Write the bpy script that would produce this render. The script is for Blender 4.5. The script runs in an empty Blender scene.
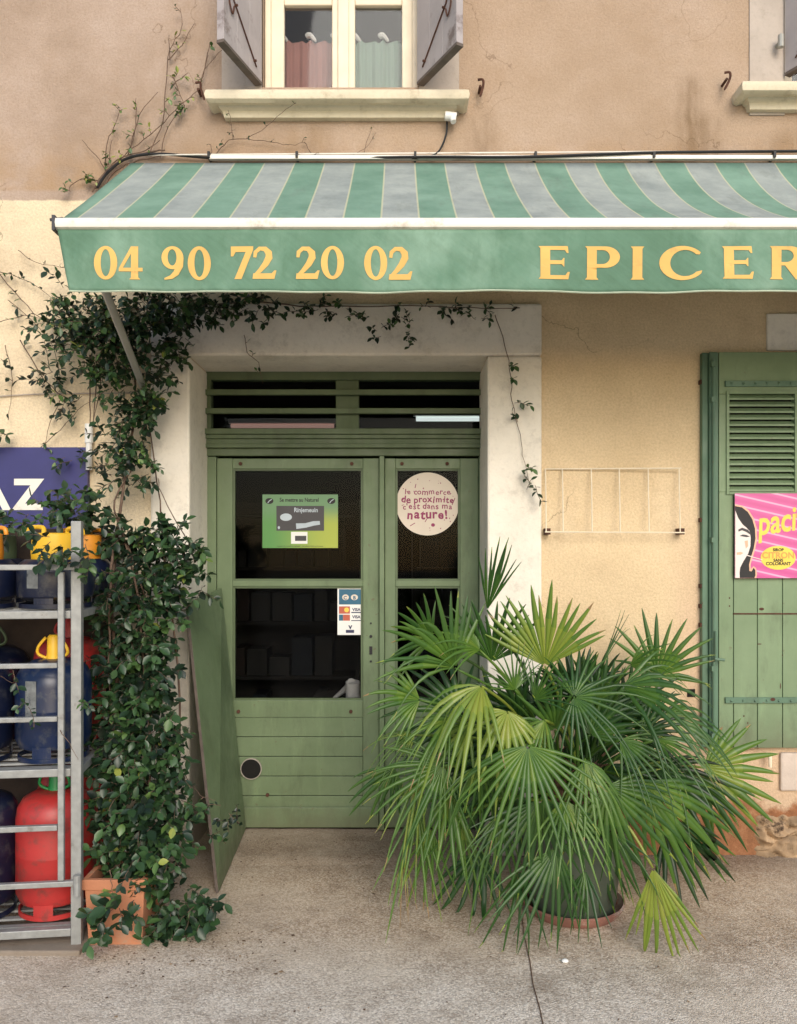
import bpy, bmesh, math, random
from mathutils import Vector, Matrix, noise
from mathutils.geometry import tessellate_polygon
random.seed(7)
R = math.radians
scene = bpy.context.scene
COL = scene.collection
CX, HY, F, CD, CH = 398.5, 552.0, 808.0, 4.0, 1.5   # lens data used to turn measured pixels into metres

def X(px, Y=0.0): return (px - CX) * (Y + CD) / F
def Z(py, Y=0.0): return CH + (HY - py) * (Y + CD) / F
def P(px, py, Y=0.0): return Vector((X(px, Y), Y, Z(py, Y)))

# ------------------------------------------------------------------ materials
def lin(c, sat=.88):
    g = .3*c[0]+.59*c[1]+.11*c[2]; c = tuple(max(0, min(255, g+(v-g)*sat)) for v in c)
    return tuple(((v/255)/12.92 if v/255 <= 0.04045 else (((v/255)+0.055)/1.055)**2.4) for v in c)

class NT:
    def __init__(s, name):
        s.m = bpy.data.materials.new(name); s.m.use_nodes = True
        s.t = s.m.node_tree; s.n = s.t.nodes; s.b = s.n['Principled BSDF']
    def new(s, t, **k):
        n = s.n.new(t)
        for a, v in k.items(): setattr(n, a, v)
        return n
    def link(s, a, b): s.t.links.new(a, b)
    def coord(s):
        if not hasattr(s, '_c'): s._c = s.new('ShaderNodeTexCoord')
        return s._c.outputs['Object']
    def noise(s, scale, detail=4, rough=.55, vec=None, dist=0):
        n = s.new('ShaderNodeTexNoise'); n.inputs['Scale'].default_value = scale
        n.inputs['Detail'].default_value = detail; n.inputs['Roughness'].default_value = rough
        n.inputs['Distortion'].default_value = dist
        s.link(vec if vec else s.coord(), n.inputs['Vector']); return n.outputs['Fac']
    def mapping(s, scale=(1, 1, 1), loc=(0, 0, 0)):
        n = s.new('ShaderNodeMapping'); n.inputs['Scale'].default_value = scale; n.inputs['Location'].default_value = loc
        s.link(s.coord(), n.inputs['Vector']); return n.outputs[0]
    def voro(s, scale, feat='F1', vec=None, out='Distance'):
        n = s.new('ShaderNodeTexVoronoi', feature=feat); n.inputs['Scale'].default_value = scale
        s.link(vec if vec else s.coord(), n.inputs['Vector']); return n.outputs[out]
    def ramp(s, fac, stops, interp='LINEAR'):
        n = s.new('ShaderNodeValToRGB'); r = n.color_ramp; r.interpolation = interp
        while len(r.elements) < len(stops): r.elements.new(.5)
        for e, (p, c) in zip(r.elements, stops):
            e.position = p; e.color = (*c, 1) if len(c) == 3 else c
        s.link(fac, n.inputs[0]); return n.outputs[0]
    def step(s, fac, a, b, inv=False):
        n = s.new('ShaderNodeMapRange', interpolation_type='SMOOTHSTEP')
        n.inputs['From Min'].default_value = a; n.inputs['From Max'].default_value = b
        n.inputs['To Min'].default_value = 1 if inv else 0; n.inputs['To Max'].default_value = 0 if inv else 1
        s.link(fac, n.inputs['Value']); return n.outputs[0]
    def math(s, op, a, b=None):
        n = s.new('ShaderNodeMath', operation=op)
        for i, v in enumerate((a, b)):
            if v is None: continue
            if isinstance(v, (int, float)): n.inputs[i].default_value = v
            else: s.link(v, n.inputs[i])
        return n.outputs[0]
    def mix(s, fac, a, b, mode='MIX'):
        n = s.new('ShaderNodeMix', data_type='RGBA', blend_type=mode)
        if isinstance(fac, (int, float)): n.inputs[0].default_value = fac
        else: s.link(fac, n.inputs[0])
        for i, v in ((6, a), (7, b)):
            if isinstance(v, tuple): n.inputs[i].default_value = (*v, 1)[:4]
            else: s.link(v, n.inputs[i])
        return n.outputs[2]
    def sep(s, vec=None):
        n = s.new('ShaderNodeSeparateXYZ'); s.link(vec if vec else s.coord(), n.inputs[0]); return n.outputs
    def bump(s, h, strength=.3, dist=.01):
        n = s.new('ShaderNodeBump'); n.inputs['Strength'].default_value = strength; n.inputs['Distance'].default_value = dist
        s.link(h, n.inputs['Height']); s.link(n.outputs[0], s.b.inputs['Normal'])
    def color(s, c):
        if isinstance(c, tuple): s.b.inputs['Base Color'].default_value = (*c, 1)
        else: s.link(c, s.b.inputs['Base Color'])
    def rough(s, v):
        if isinstance(v, (int, float)): s.b.inputs['Roughness'].default_value = v
        else: s.link(v, s.b.inputs['Roughness'])

def simple(name, rgb, rough=.6, metal=0, var=.15, scale=8, bump=0.0, bscale=60, spec=.5, dirt=None, dscale=5, dth=.55):
    m = NT(name); c = lin(rgb)
    f = m.noise(scale, 5)
    dk = tuple(v*(1-var) for v in c); lt = tuple(min(1, v*(1+var)) for v in c)
    col = m.ramp(f, [(.3, dk), (.7, lt)])
    if dirt:
        col = m.mix(m.step(m.noise(dscale, 8, .7), dth, dth+.15), col, lin(dirt))
    m.color(col); m.rough(rough); m.b.inputs['Metallic'].default_value = metal
    m.b.inputs['Specular IOR Level'].default_value = spec
    if bump: m.bump(m.noise(bscale, 4), bump, .004)
    return m.m

M = {}
def mat_wall():
    m = NT('stucco'); x, y, z = m.sep()
    n1 = m.noise(1.6, 6, .6); n2 = m.noise(9, 6, .65); n3 = m.noise(90, 3, .7)
    up = m.ramp(n1, [(.3, lin((158, 136, 116))), (.5, lin((178, 156, 138))), (.7, lin((192, 172, 158)))])
    # warmer ochre in the middle of the upper wall, greyer rose at the far left
    up = m.mix(m.math('MULTIPLY', m.step(x, -1.2, .2), .45), up, lin((182, 154, 122)))
    lowR = m.ramp(n1, [(.25, lin((208, 182, 140))), (.55, lin((226, 200, 158))), (.8, lin((232, 210, 172)))])
    lowL = m.ramp(n1, [(.25, lin((226, 205, 168))), (.6, lin((236, 216, 180))), (.8, lin((232, 204, 165)))])
    low = m.mix(m.step(x, -1.0, .3), lowL, lowR)
    # pinker plaster beside the big shutter, low down
    pk = m.math('MULTIPLY', m.step(x, 1.25, 1.5), m.step(z, 1.9, .9, ))
    pk = m.math('MULTIPLY', m.step(m.math('ADD', x, m.math('MULTIPLY', n1, .3)), 1.45, 1.62), m.step(z, .9, 2.1, True))
    low = m.mix(m.math('MULTIPLY', pk, .6), low, lin((214, 178, 150)))
    edge = m.math('ADD', z, m.math('MULTIPLY', n2, .03))
    c = m.mix(m.step(edge, 3.25, 3.262), low, up)
    c = m.mix(m.math('MULTIPLY', m.step(n3, .35, .7), .22), c, lin((120, 92, 62)))
    c = m.mix(m.math('MULTIPLY', m.step(m.noise(3.3, 8, .75), .52, .7), .2), c, lin((150, 118, 80)))
    # rain streaks under sills and the old fixing hole
    def streak(cx, w, z0, z1, amt, col=(105, 78, 45)):
        dx = m.math('ABSOLUTE', m.math('SUBTRACT', m.math('ADD', x, m.math('MULTIPLY', m.noise(5, 3), .08)), cx+.04))
        f = m.math('MULTIPLY', m.step(dx, 0, w, True), m.step(z, z0, z0+.25))
        f = m.math('MULTIPLY', f, m.step(z, z1-.08, z1+.02, True))
        nonlocal c
        c = m.mix(m.math('MULTIPLY', m.math('MULTIPLY', f, m.step(m.noise(14, 6, vec=m.mapping((1, 1, .25))), .25, .6)), amt), c, lin(col))
    streak(1.44, .09, 3.3, 3.88, .5); streak(1.50, .16, 3.25, 3.7, .4); streak(-.42, .2, 3.2, 3.65, .4, (130, 100, 60))
    streak(2.0, .3, 3.2, 3.6, .5); streak(.42, .12, 3.2, 3.7, .4); streak(-1.2, .3, 3.0, 4.1, .15, (130, 110, 90))
    # ochre-red undercoat showing near the ground on the right
    zz = m.math('ADD', z, m.math('MULTIPLY', m.noise(4.5, 7, .7), .35))
    base = m.math('MULTIPLY', m.step(zz, .40, .46, True), m.step(x, .55, .8))
    red = m.ramp(m.noise(22, 6, .7), [(.3, lin((128, 76, 46))), (.55, lin((166, 104, 66))), (.75, lin((186, 140, 98)))])
    c = m.mix(base, c, red)
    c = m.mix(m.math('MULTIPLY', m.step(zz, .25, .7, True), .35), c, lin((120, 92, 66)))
    big = m.noise(.9, 5, .6, vec=m.mapping((1, 1, 1), (7, 0, 3)))
    c = m.mix(m.math('MULTIPLY', m.step(big, .48, .62), .28), c, lin((150, 122, 92)))
    ztop = m.math('MULTIPLY', m.step(z, 3.30, 3.66, True), m.step(z, 3.28, 3.3))
    c = m.mix(m.math('MULTIPLY', m.math('MULTIPLY', ztop, m.step(m.noise(5, 5, .6), .35, .6)), .45), c, lin((168, 130, 80)))
    cr = m.new('ShaderNodeTexVoronoi', feature='DISTANCE_TO_EDGE'); cr.inputs['Scale'].default_value = 1.1
    wn = m.new('ShaderNodeTexNoise'); wn.inputs['Scale'].default_value = 4; wn.inputs['Detail'].default_value = 6; m.link(m.coord(), wn.inputs['Vector'])
    wa = m.new('ShaderNodeVectorMath', operation='MULTIPLY_ADD'); m.link(wn.outputs['Color'], wa.inputs[0]); wa.inputs[1].default_value = (.5, .5, .5); m.link(m.coord(), wa.inputs[2]); m.link(wa.outputs[0], cr.inputs['Vector'])
    crk = m.math('MULTIPLY', m.step(cr.outputs['Distance'], .0015, .004, True), m.step(m.noise(.8, 2), .5, .56))
    c = m.mix(m.math('MULTIPLY', crk, .45), c, lin((110, 86, 62)))
    m.color(c); m.rough(.93); m.b.inputs['Specular IOR Level'].default_value = .2
    h = m.math('ADD', m.noise(110, 5, .7), m.math('MULTIPLY', m.noise(20, 4), 1.2))
    m.bump(h, .75, .006)
    return m.m
def mat_stone(name, rgb, dark=(130, 120, 105), amt=.35):
    m = NT(name); x, y, z = m.sep()
    n = m.noise(3, 7, .65)
    c = m.ramp(n, [(.3, lin(tuple(v-16 for v in rgb))), (.6, lin(rgb)), (.8, lin(tuple(min(250, v+8) for v in rgb)))])
    c = m.mix(m.math('MULTIPLY', m.step(m.noise(7, 8, .75), .52, .68), amt), c, lin(dark))
    c = m.mix(m.math('MULTIPLY', m.step(m.noise(40, 4), .5, .75), .15), c, lin(dark))
    zz = m.math('ADD', z, m.math('MULTIPLY', n, .4))
    c = m.mix(m.math('MULTIPLY', m.step(zz, .25, .55, True), .6), c, lin((112, 92, 72)))
    m.color(c); m.rough(.85); m.b.inputs['Specular IOR Level'].default_value = .25
    m.bump(m.math('ADD', m.noise(60, 5, .7), m.math('MULTIPLY', m.noise(9, 3), 2)), .35, .006); return m.m
def mat_green(name, rgb, wear=.5, rust=True, rough=.5):
    m = NT(name)
    n = m.noise(2.5, 6, .6)
    c = m.ramp(n, [(.3, lin(tuple(v-9 for v in rgb))), (.7, lin(tuple(v+8 for v in rgb)))])
    v = m.noise(5, 7, .7, vec=m.mapping((3, 3, .5)))
    c = m.mix(m.math('MULTIPLY', m.step(v, .5, .72), .3), c, lin(tuple(min(255, int(q*1.25)) for q in rgb)))
    c = m.mix(m.math('MULTIPLY', m.step(m.noise(4, 6, .7, vec=m.mapping((2, 2, .7), (4, 1, 2))), .52, .68), .26), c, lin((56, 60, 40)))
    zc_ = m.math('ADD', m.sep()[2], m.math('MULTIPLY', m.noise(9, 6, .7), .25))
    c = m.mix(m.math('MULTIPLY', m.step(zc_, .13, .30, True), .45), c, lin((84, 76, 56)))
    c = m.mix(m.math('MULTIPLY', m.step(m.noise(60, 5, .8), .6, .7), .25), c, lin((66, 70, 50)))
    chip = m.step(m.noise(26, 7, .75), .64, .67)
    c = m.mix(m.math('MULTIPLY', chip, wear), c, lin((96, 66, 44) if rust else (58, 62, 44)))
    m.color(c); m.rough(m.ramp(m.noise(14, 4), [(.3, (rough-.08,)*3), (.7, (rough+.15,)*3)]))
    m.bump(m.math('ADD', m.noise(50, 4), m.math('MULTIPLY', m.noise(9, 4, vec=m.mapping((4, 4, .6))), 1.5)), .12, .004)
    return m.m
def mat_ground():
    m = NT('aggregate_paving'); x, y, z = m.sep()
    n1 = m.noise(1.1, 7, .65); n2 = m.noise(6, 7, .7)
    yy = m.math('ADD', y, m.math('MULTIPLY', n1, .5))
    brown = m.ramp(n2, [(.32, lin((152, 124, 96))), (.5, lin((190, 162, 132))), (.68, lin((216, 192, 164)))])
    grey = m.ramp(n2, [(.32, lin((188, 174, 158))), (.5, lin((222, 210, 194))), (.68, lin((240, 230, 216)))])
    c = m.mix(m.step(yy, -1.15, -.45), grey, brown)
    wv = m.new('ShaderNodeTexNoise'); wv.inputs['Scale'].default_value = 35; m.link(m.coord(), wv.inputs['Vector'])
    va = m.new('ShaderNodeVectorMath', operation='MULTIPLY_ADD'); m.link(wv.outputs['Color'], va.inputs[0]); va.inputs[1].default_value = (.02, .02, 0); m.link(m.coord(), va.inputs[2])
    vo = m.new('ShaderNodeTexVoronoi'); vo.inputs['Scale'].default_value = 150; m.link(va.outputs[0], vo.inputs['Vector'])
    vr = m.new('ShaderNodeSeparateColor'); m.link(vo.outputs['Color'], vr.inputs[0])
    peb = m.ramp(vr.outputs[0], [(0, lin((88, 74, 60))), (.2, lin((150, 132, 112))), (.6, lin((206, 192, 172))), (1, lin((240, 232, 216)))])
    c = m.mix(.42, c, peb)
    c = m.mix(m.math('MULTIPLY', m.step(vo.outputs['Distance'], .5, .8), .35), c, lin((100, 86, 70)))
    c = m.mix(m.math('MULTIPLY', m.step(m.noise(2.2, 8, .75), .5, .66), .4), c, lin((112, 92, 72)))
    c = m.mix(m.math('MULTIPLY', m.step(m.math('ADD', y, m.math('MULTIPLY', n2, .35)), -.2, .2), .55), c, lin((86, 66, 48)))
    c = m.mix(m.math('MULTIPLY', m.step(m.noise(.7, 6, .65, vec=m.mapping((1, 1, 1), (3, 5, 0))), .45, .6), .35), c, lin((206, 190, 168)))
    sp = m.new('ShaderNodeTexVoronoi'); sp.inputs['Scale'].default_value = 26; m.link(m.coord(), sp.inputs['Vector'])
    c = m.mix(m.math('MULTIPLY', m.step(sp.outputs['Distance'], .06, .1, True), .5), c, lin((74, 58, 44)))
    sp2 = m.new('ShaderNodeTexVoronoi'); sp2.inputs['Scale'].default_value = 34; m.link(m.mapping((1, 1, 1), (2, 3, 0)), sp2.inputs['Vector'])
    c = m.mix(m.math('MULTIPLY', m.step(sp2.outputs['Distance'], .07, .11, True), .6), c, lin((226, 218, 204)))
    m.color(c); m.rough(.92); m.b.inputs['Specular IOR Level'].default_value = .25
    h = m.math('ADD', m.math('MULTIPLY', vo.outputs['Distance'], -1.2), m.math('MULTIPLY', m.noise(30, 5), 1.4))
    m.bump(h, .4, .005); return m.m
def mat_awning():
    m = NT('striped_awning_canvas'); x, y, z = m.sep()
    ph = m.math('FRACT', m.math('DIVIDE', m.math('SUBTRACT', x, -.509), .2945))
    g = m.ramp(m.noise(4, 6, .65), [(.3, lin((92, 130, 110))), (.7, lin((120, 156, 136)))])
    s = m.ramp(m.noise(5, 6, .65), [(.3, lin((128, 138, 136))), (.7, lin((160, 168, 162)))])
    c = m.mix(m.step(ph, .499, .501), g, s)
    d1 = m.math('ABSOLUTE', m.math('SUBTRACT', ph, .5)); e = m.math('ABSOLUTE', m.math('SUBTRACT', d1, .485))
    d2 = m.math('ABSOLUTE', m.math('SUBTRACT', d1, .015))
    edge = m.math('MINIMUM', m.math('ABSOLUTE', m.math('SUBTRACT', ph, .5)), m.math('MINIMUM', ph, m.math('SUBTRACT', 1, ph)))
    c = m.mix(m.math('MULTIPLY', m.step(edge, .008, .016, True), .75), c, lin((186, 184, 150)))
    c = m.mix(m.math('MULTIPLY', m.step(m.noise(9, 8, .75, vec=m.mapping((1, .35, .35))), .52, .72), .3), c, lin((96, 104, 96)))
    m.color(c); m.rough(.85)
    m.b.inputs['Specular IOR Level'].default_value = .2
    m.bump(m.math('ADD', m.noise(6, 3, vec=m.mapping((1, .3, .3))), m.math('MULTIPLY', m.noise(300, 2), .05)), .4, .03)
    return m.m
def mat_valance():
    m = NT('green_valance_canvas')
    w = m.noise(2.6, 6, .6, vec=m.mapping((1, 1, .8)))
    c = m.ramp(w, [(.25, lin((78, 114, 90))), (.5, lin((94, 132, 108))), (.72, lin((128, 162, 140)))])
    c = m.mix(m.math('MULTIPLY', m.step(m.noise(11, 8, .7, vec=m.mapping((1, 1, .4))), .5, .7), .35), c, lin((70, 106, 78)))
    m.color(c); m.rough(.8); m.b.inputs['Specular IOR Level'].default_value = .25
    wv = m.new('ShaderNodeTexWave', wave_type='BANDS', bands_direction='DIAGONAL'); wv.inputs['Scale'].default_value = 1.3
    wv.inputs['Distortion'].default_value = 9; wv.inputs['Detail'].default_value = 3; m.link(m.coord(), wv.inputs['Vector'])
    mp = m.new('ShaderNodeMapping', vector_type='TEXTURE'); mp.inputs['Rotation'].default_value = (0, R(38), 0); mp.inputs['Scale'].default_value = (.8, 1, .14); m.link(m.coord(), mp.inputs[0])
    n1 = m.new('ShaderNodeTexNoise'); n1.inputs['Scale'].default_value = 1.6; n1.inputs['Detail'].default_value = 3; m.link(mp.outputs[0], n1.inputs['Vector'])
    m.bump(m.math('ADD', m.math('ADD', m.math('MULTIPLY', n1.outputs['Fac'], .35), m.math('MULTIPLY', m.noise(5.5, 2, .4), .7)), m.math('MULTIPLY', m.noise(420, 1), .012)), .7, .05); return m.m
def mat_leaf(name, stops, rough=.35, trans=.12, spec=.5):
    m = NT(name); a = m.new('ShaderNodeAttribute', attribute_name='tint')
    c = m.ramp(a.outputs['Fac'], [(p, lin(q)) for p, q in stops])
    m.color(c); m.rough(rough); m.b.inputs['Specular IOR Level'].default_value = spec
    tr = m.new('ShaderNodeBsdfTranslucent'); mixc = m.mix(1.0, c, (1.3, 1.5, .6), 'MULTIPLY'); m.link(mixc, tr.inputs['Color'])
    ms = m.new('ShaderNodeMixShader'); ms.inputs[0].default_value = trans
    m.link(m.b.outputs[0], ms.inputs[1]); m.link(tr.outputs[0], ms.inputs[2])
    m.link(ms.outputs[0], m.n['Material Output'].inputs['Surface']); return m.m
def mat_glass(name='window_glass', tint=.9, ior=1.22):
    m = NT(name); m.n.remove(m.b)
    tr = m.new('ShaderNodeBsdfTransparent'); tr.inputs[0].default_value = (tint, tint, tint, 1)
    gl = m.new('ShaderNodeBsdfGlossy'); gl.inputs['Roughness'].default_value = .03; gl.inputs[0].default_value = (.9, .93, .95, 1)
    fr = m.new('ShaderNodeFresnel'); fr.inputs['IOR'].default_value = ior
    nz = m.new('ShaderNodeTexNoise'); nz.inputs['Scale'].default_value = 1.5; m.link(m.coord(), nz.inputs['Vector'])
    bp = m.new('ShaderNodeBump'); bp.inputs['Strength'].default_value = .06; m.link(nz.outputs['Fac'], bp.inputs['Height']); (m.link(bp.outputs[0], gl.inputs['Normal']) if ior > 1.2 else None)
    ms = m.new('ShaderNodeMixShader'); m.link(fr.outputs[0], ms.inputs[0]); m.link(tr.outputs[0], ms.inputs[1]); m.link(gl.outputs[0], ms.inputs[2])
    m.link(ms.outputs[0], m.n['Material Output'].inputs['Surface']); return m.m
def mat_emit(name, rgb, s):
    m = NT(name); m.b.inputs['Base Color'].default_value = (*lin(rgb), 1)
    m.b.inputs['Emission Color'].default_value = (*lin(rgb), 1); m.b.inputs['Emission Strength'].default_value = s; m.m.cycles.emission_sampling = 'NONE'; return m.m
def mat_sticker():
    m = NT('lime_green_poster'); x, y, z = m.sep()
    c = m.mix(m.step(x, -.70, -.36), lin((74, 140, 62)), lin((158, 172, 48)))
    c = m.mix(m.step(z, 1.64, 1.76), c, lin((92, 140, 92)))
    m.color(c); m.rough(.35); return m.m
def mat_pink():
    m = NT('pink_poster_print')
    v = m.new('ShaderNodeTexWave', wave_type='BANDS', bands_direction='Z'); v.inputs['Scale'].default_value = 6.5
    mp = m.new('ShaderNodeMapping'); mp.inputs['Rotation'].default_value = (0, R(-13), 0); m.link(m.coord(), mp.inputs[0]); m.link(mp.outputs[0], v.inputs['Vector'])
    c = m.ramp(v.outputs['Fac'], [(0, lin((206, 74, 146))), (.9, lin((214, 88, 158))), (.97, lin((232, 160, 196)))])
    m.color(c); m.rough(.3); return m.m
def mat_louver(): return mat_green('sage_green_paint', (92, 122, 84))

M['wall'] = mat_wall(); M['stone'] = mat_stone('painted_stone', (232, 224, 208), (150, 140, 124), .3); M['sill'] = mat_stone('cut_stone', (222, 210, 182), (150, 132, 100), .45)
M['jamb'] = mat_stone('pale_plaster', (188, 176, 164)); M['ground'] = mat_ground()
M['door'] = mat_green('door_green_paint', (98, 118, 82), .5); M['doord'] = mat_green('dark_green_paint', (80, 98, 64), .3)
M['shut'] = mat_green('sage_green_paint', (114, 138, 100), .8); M['shutd'] = mat_green('blue_green_paint', (82, 116, 92), .6)
M['awn'] = mat_awning(); M['val'] = mat_valance()
M['cream'] = simple('cream_paint', (226, 212, 184), .5, var=.08, bump=.1)
M['mauve'] = simple('mauve_grey_paint', (166, 158, 158), .6, var=.1, bump=.15, dirt=(118, 104, 100))
M['mauvee'] = simple('weathered_wood_edge', (96, 84, 76), .8, var=.25, scale=20, bump=.3)
M['white'] = simple('white_enamel', (226, 222, 210), .4, var=.05, dirt=(190, 182, 165))
M['whitep'] = simple('white_plastic', (226, 226, 222), .4, var=.03)
M['black'] = simple('black_rubber', (28, 28, 28), .6, var=.2)
M['galv'] = simple('galvanised_steel', (150, 152, 150), .5, metal=.35, var=.16, scale=30, bump=.05, dirt=(118, 112, 104), dscale=9)
M['alu'] = simple('grey_metal', (168, 168, 160), .45, metal=.3, var=.1)
M['rust'] = simple('rusty_iron', (92, 58, 44), .85, metal=.3, var=.35, scale=40, bump=.4)
M['navy'] = simple('navy_enamel', (16, 24, 50), .33, var=.2, scale=6, bump=.05, dirt=(56, 58, 66), dscale=16, dth=.50)
M['blue'] = simple('blue_enamel', (14, 34, 72), .3, var=.2, scale=6, bump=.05, dirt=(58, 64, 78), dscale=16, dth=.50)
M['red'] = simple('red_enamel', (180, 40, 38), .45, var=.15, scale=6, bump=.08, dirt=(140, 50, 44), dscale=14, dth=.49)
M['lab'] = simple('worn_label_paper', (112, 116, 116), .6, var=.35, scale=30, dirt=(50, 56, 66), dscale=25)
M['labr'] = simple('worn_red_label', (206, 84, 70), .6, var=.2, scale=30, dirt=(190, 40, 38), dscale=25)
M['yel'] = simple('yellow_plastic', (232, 178, 20), .45, var=.1)
M['ora'] = simple('orange_plastic', (226, 140, 24), .45, var=.1)
M['grn'] = simple('green_plastic', (14, 128, 58), .4, var=.1)
M['terra'] = simple('terracotta', (192, 122, 84), .85, var=.14, scale=5, bump=.25, dirt=(176, 142, 116), dscale=6)
M['saucer'] = simple('worn_terracotta', (146, 96, 82), .8, var=.2, dirt=(176, 160, 146), dscale=8)
M['potg'] = simple('dark_green_plastic', (74, 84, 70), .5, var=.15, dirt=(86, 88, 76))
M['plank'] = simple('dark_brown_board', (64, 50, 40), .85, var=.25, scale=14, bump=.3)
M['soil'] = simple('soil', (60, 46, 34), .95, var=.4, scale=60, bump=.8)
M['bark'] = simple('vine_bark', (92, 70, 54), .9, var=.3, scale=40, bump=.5)
M['twig'] = simple('thin_twig', (104, 82, 66), .9, var=.3, scale=40)
M['fibre'] = simple('palm_fibre', (92, 66, 46), .95, var=.4, scale=50, bump=.8)
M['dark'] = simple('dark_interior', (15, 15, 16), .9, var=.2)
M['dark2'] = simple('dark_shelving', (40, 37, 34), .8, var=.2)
M['hole'] = simple('dark_cavity', (16, 14, 12), .95)
M['glass'] = mat_glass('door_glass', .8, 1.13); M['glassu'] = mat_glass('window_glass', .85, 1.25); M['rubble'] = simple('rubble_stone', (158, 130, 98), .95, var=.35, scale=16, bump=1, bscale=45, dirt=(70, 52, 38), dscale=18, dth=.5)
M['cement'] = mat_stone('pale_cement', (206, 190, 176), (160, 140, 122), .4)
M['conc'] = mat_stone('grey_concrete', (168, 160, 148), (120, 110, 98), .5)
M['signb'] = simple('blue_sign_enamel', (46, 46, 112), .4, var=.1, dirt=(62, 62, 118))
M['gold'] = simple('golden_lettering', (220, 172, 86), .8, var=.08, dirt=(204, 160, 84), dscale=20)
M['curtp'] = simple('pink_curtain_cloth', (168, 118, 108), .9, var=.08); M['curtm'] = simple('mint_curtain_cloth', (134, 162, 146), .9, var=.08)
M['tube'] = mat_emit('lit_tube', (225, 240, 235), .9); M['tube2'] = mat_emit('warm_lit_strip', (196, 150, 135), .45)
M['lime'] = mat_sticker(); M['pink'] = mat_pink()
M['disc'] = simple('cream_paper', (214, 200, 182), .6, var=.03); M['mag'] = simple('magenta_ink', (150, 44, 92), .6, var=.05)
M['ink'] = simple('black_ink', (26, 24, 26), .6); M['inkg'] = simple('grey_print', (58, 56, 60), .5); M['pale'] = simple('pale_print', (176, 190, 200), .5)
M['skin'] = simple('pale_print_skin', (226, 212, 206), .5, var=.03); M['peach'] = simple('peach_print', (222, 168, 136), .5)
M['yprint'] = simple('yellow_print', (228, 196, 62), .5); M['oprint'] = simple('orange_print', (222, 140, 60), .5)
M['bprint'] = simple('teal_print', (24, 96, 128), .4); M['rprint'] = simple('red_print', (190, 84, 60), .4); M['nprint'] = simple('navy_print', (34, 40, 84), .4)
M['litter'] = simple('dry_leaf', (92, 64, 42), .9, var=.3)
M['leaf'] = mat_leaf('vine_leaf', [(0, (20, 36, 24)), (.3, (34, 58, 36)), (.6, (54, 86, 46)), (.85, (76, 108, 52)), (.95, (96, 124, 56)), (1, (140, 148, 60))], .36, .1, .45)
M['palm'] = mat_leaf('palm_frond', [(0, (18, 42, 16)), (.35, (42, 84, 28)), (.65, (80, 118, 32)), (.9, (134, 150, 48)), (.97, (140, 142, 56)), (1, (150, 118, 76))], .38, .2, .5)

# ------------------------------------------------------------------ mesh helpers
def link(name, bm, mats, parent=None, smooth=False, bevel=0):
    me = bpy.data.meshes.new(name); bmesh.ops.recalc_face_normals(bm, faces=bm.faces) if bm.faces and not smooth == 'leaf' else None
    bm.to_mesh(me); bm.free()
    for q in (mats if isinstance(mats, (list, tuple)) else [mats]): me.materials.append(M[q] if isinstance(q, str) else q)
    if smooth:
        for p in me.polygons: p.use_smooth = True
    o = bpy.data.objects.new(name, me); COL.objects.link(o)
    if parent: o.parent = parent
    if smooth and smooth != 'leaf':
        md = o.modifiers.new('es', 'EDGE_SPLIT'); md.split_angle = R(38)
    if bevel:
        md = o.modifiers.new('bv', 'BEVEL'); md.width = bevel; md.segments = 2; md.limit_method = 'ANGLE'; md.angle_limit = R(40)
    return o
def tag(o, label=None, cat=None, group=None, kind=None):
    if label: o['label'] = label
    if cat: o['category'] = cat
    if group: o['group'] = group
    if kind: o['kind'] = kind
    return o
def empty(name, loc, label, cat, group=None, rz=0):
    o = bpy.data.objects.new(name, None); COL.objects.link(o); o.location = loc; o.rotation_euler = (0, 0, rz); o.empty_display_size = .05
    return tag(o, label, cat, group)
def box(bm, x0, x1, y0, y1, z0, z1, mi=0):
    v = [bm.verts.new(c) for c in ((x0, y0, z0), (x1, y0, z0), (x1, y1, z0), (x0, y1, z0), (x0, y0, z1), (x1, y0, z1), (x1, y1, z1), (x0, y1, z1))]
    for f in ((0, 1, 2, 3), (4, 5, 6, 7), (0, 1, 5, 4), (1, 2, 6, 5), (2, 3, 7, 6), (3, 0, 4, 7)):
        q = bm.faces.new([v[i] for i in f]); q.material_index = mi
    return v
def hexa(bm, pts):
    v = [bm.verts.new(p) for p in pts]
    for f in ((0, 1, 2, 3), (4, 5, 6, 7), (0, 1, 5, 4), (1, 2, 6, 5), (2, 3, 7, 6), (3, 0, 4, 7)): bm.faces.new([v[i] for i in f])
def tube(bm, pts, rad, n=8, mi=0, cap=True):
    pts = [Vector(p) for p in pts]; rads = rad if isinstance(rad, (list, tuple)) else [rad]*len(pts)
    rings = []; up = None
    for i, p in enumerate(pts):
        d = (pts[min(i+1, len(pts)-1)] - pts[max(i-1, 0)])
        if d.length < 1e-9: d = Vector((0, 0, 1))
        d.normalize()
        if up is None: up = d.orthogonal().normalized()
        up = (up - d*up.dot(d)); up = up.normalized() if up.length > 1e-6 else d.orthogonal().normalized()
        s = d.cross(up)
        rings.append([bm.verts.new(p + (up*math.cos(2*math.pi*k/n) + s*math.sin(2*math.pi*k/n))*rads[i]) for k in range(n)])
    for a, b in zip(rings, rings[1:]):
        for k in range(n):
            f = bm.faces.new((a[k], a[(k+1) % n], b[(k+1) % n], b[k])); f.material_index = mi
    if cap and n > 2:
        for r in (rings[0], rings[-1]):
            f = bm.faces.new(r); f.material_index = mi
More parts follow.
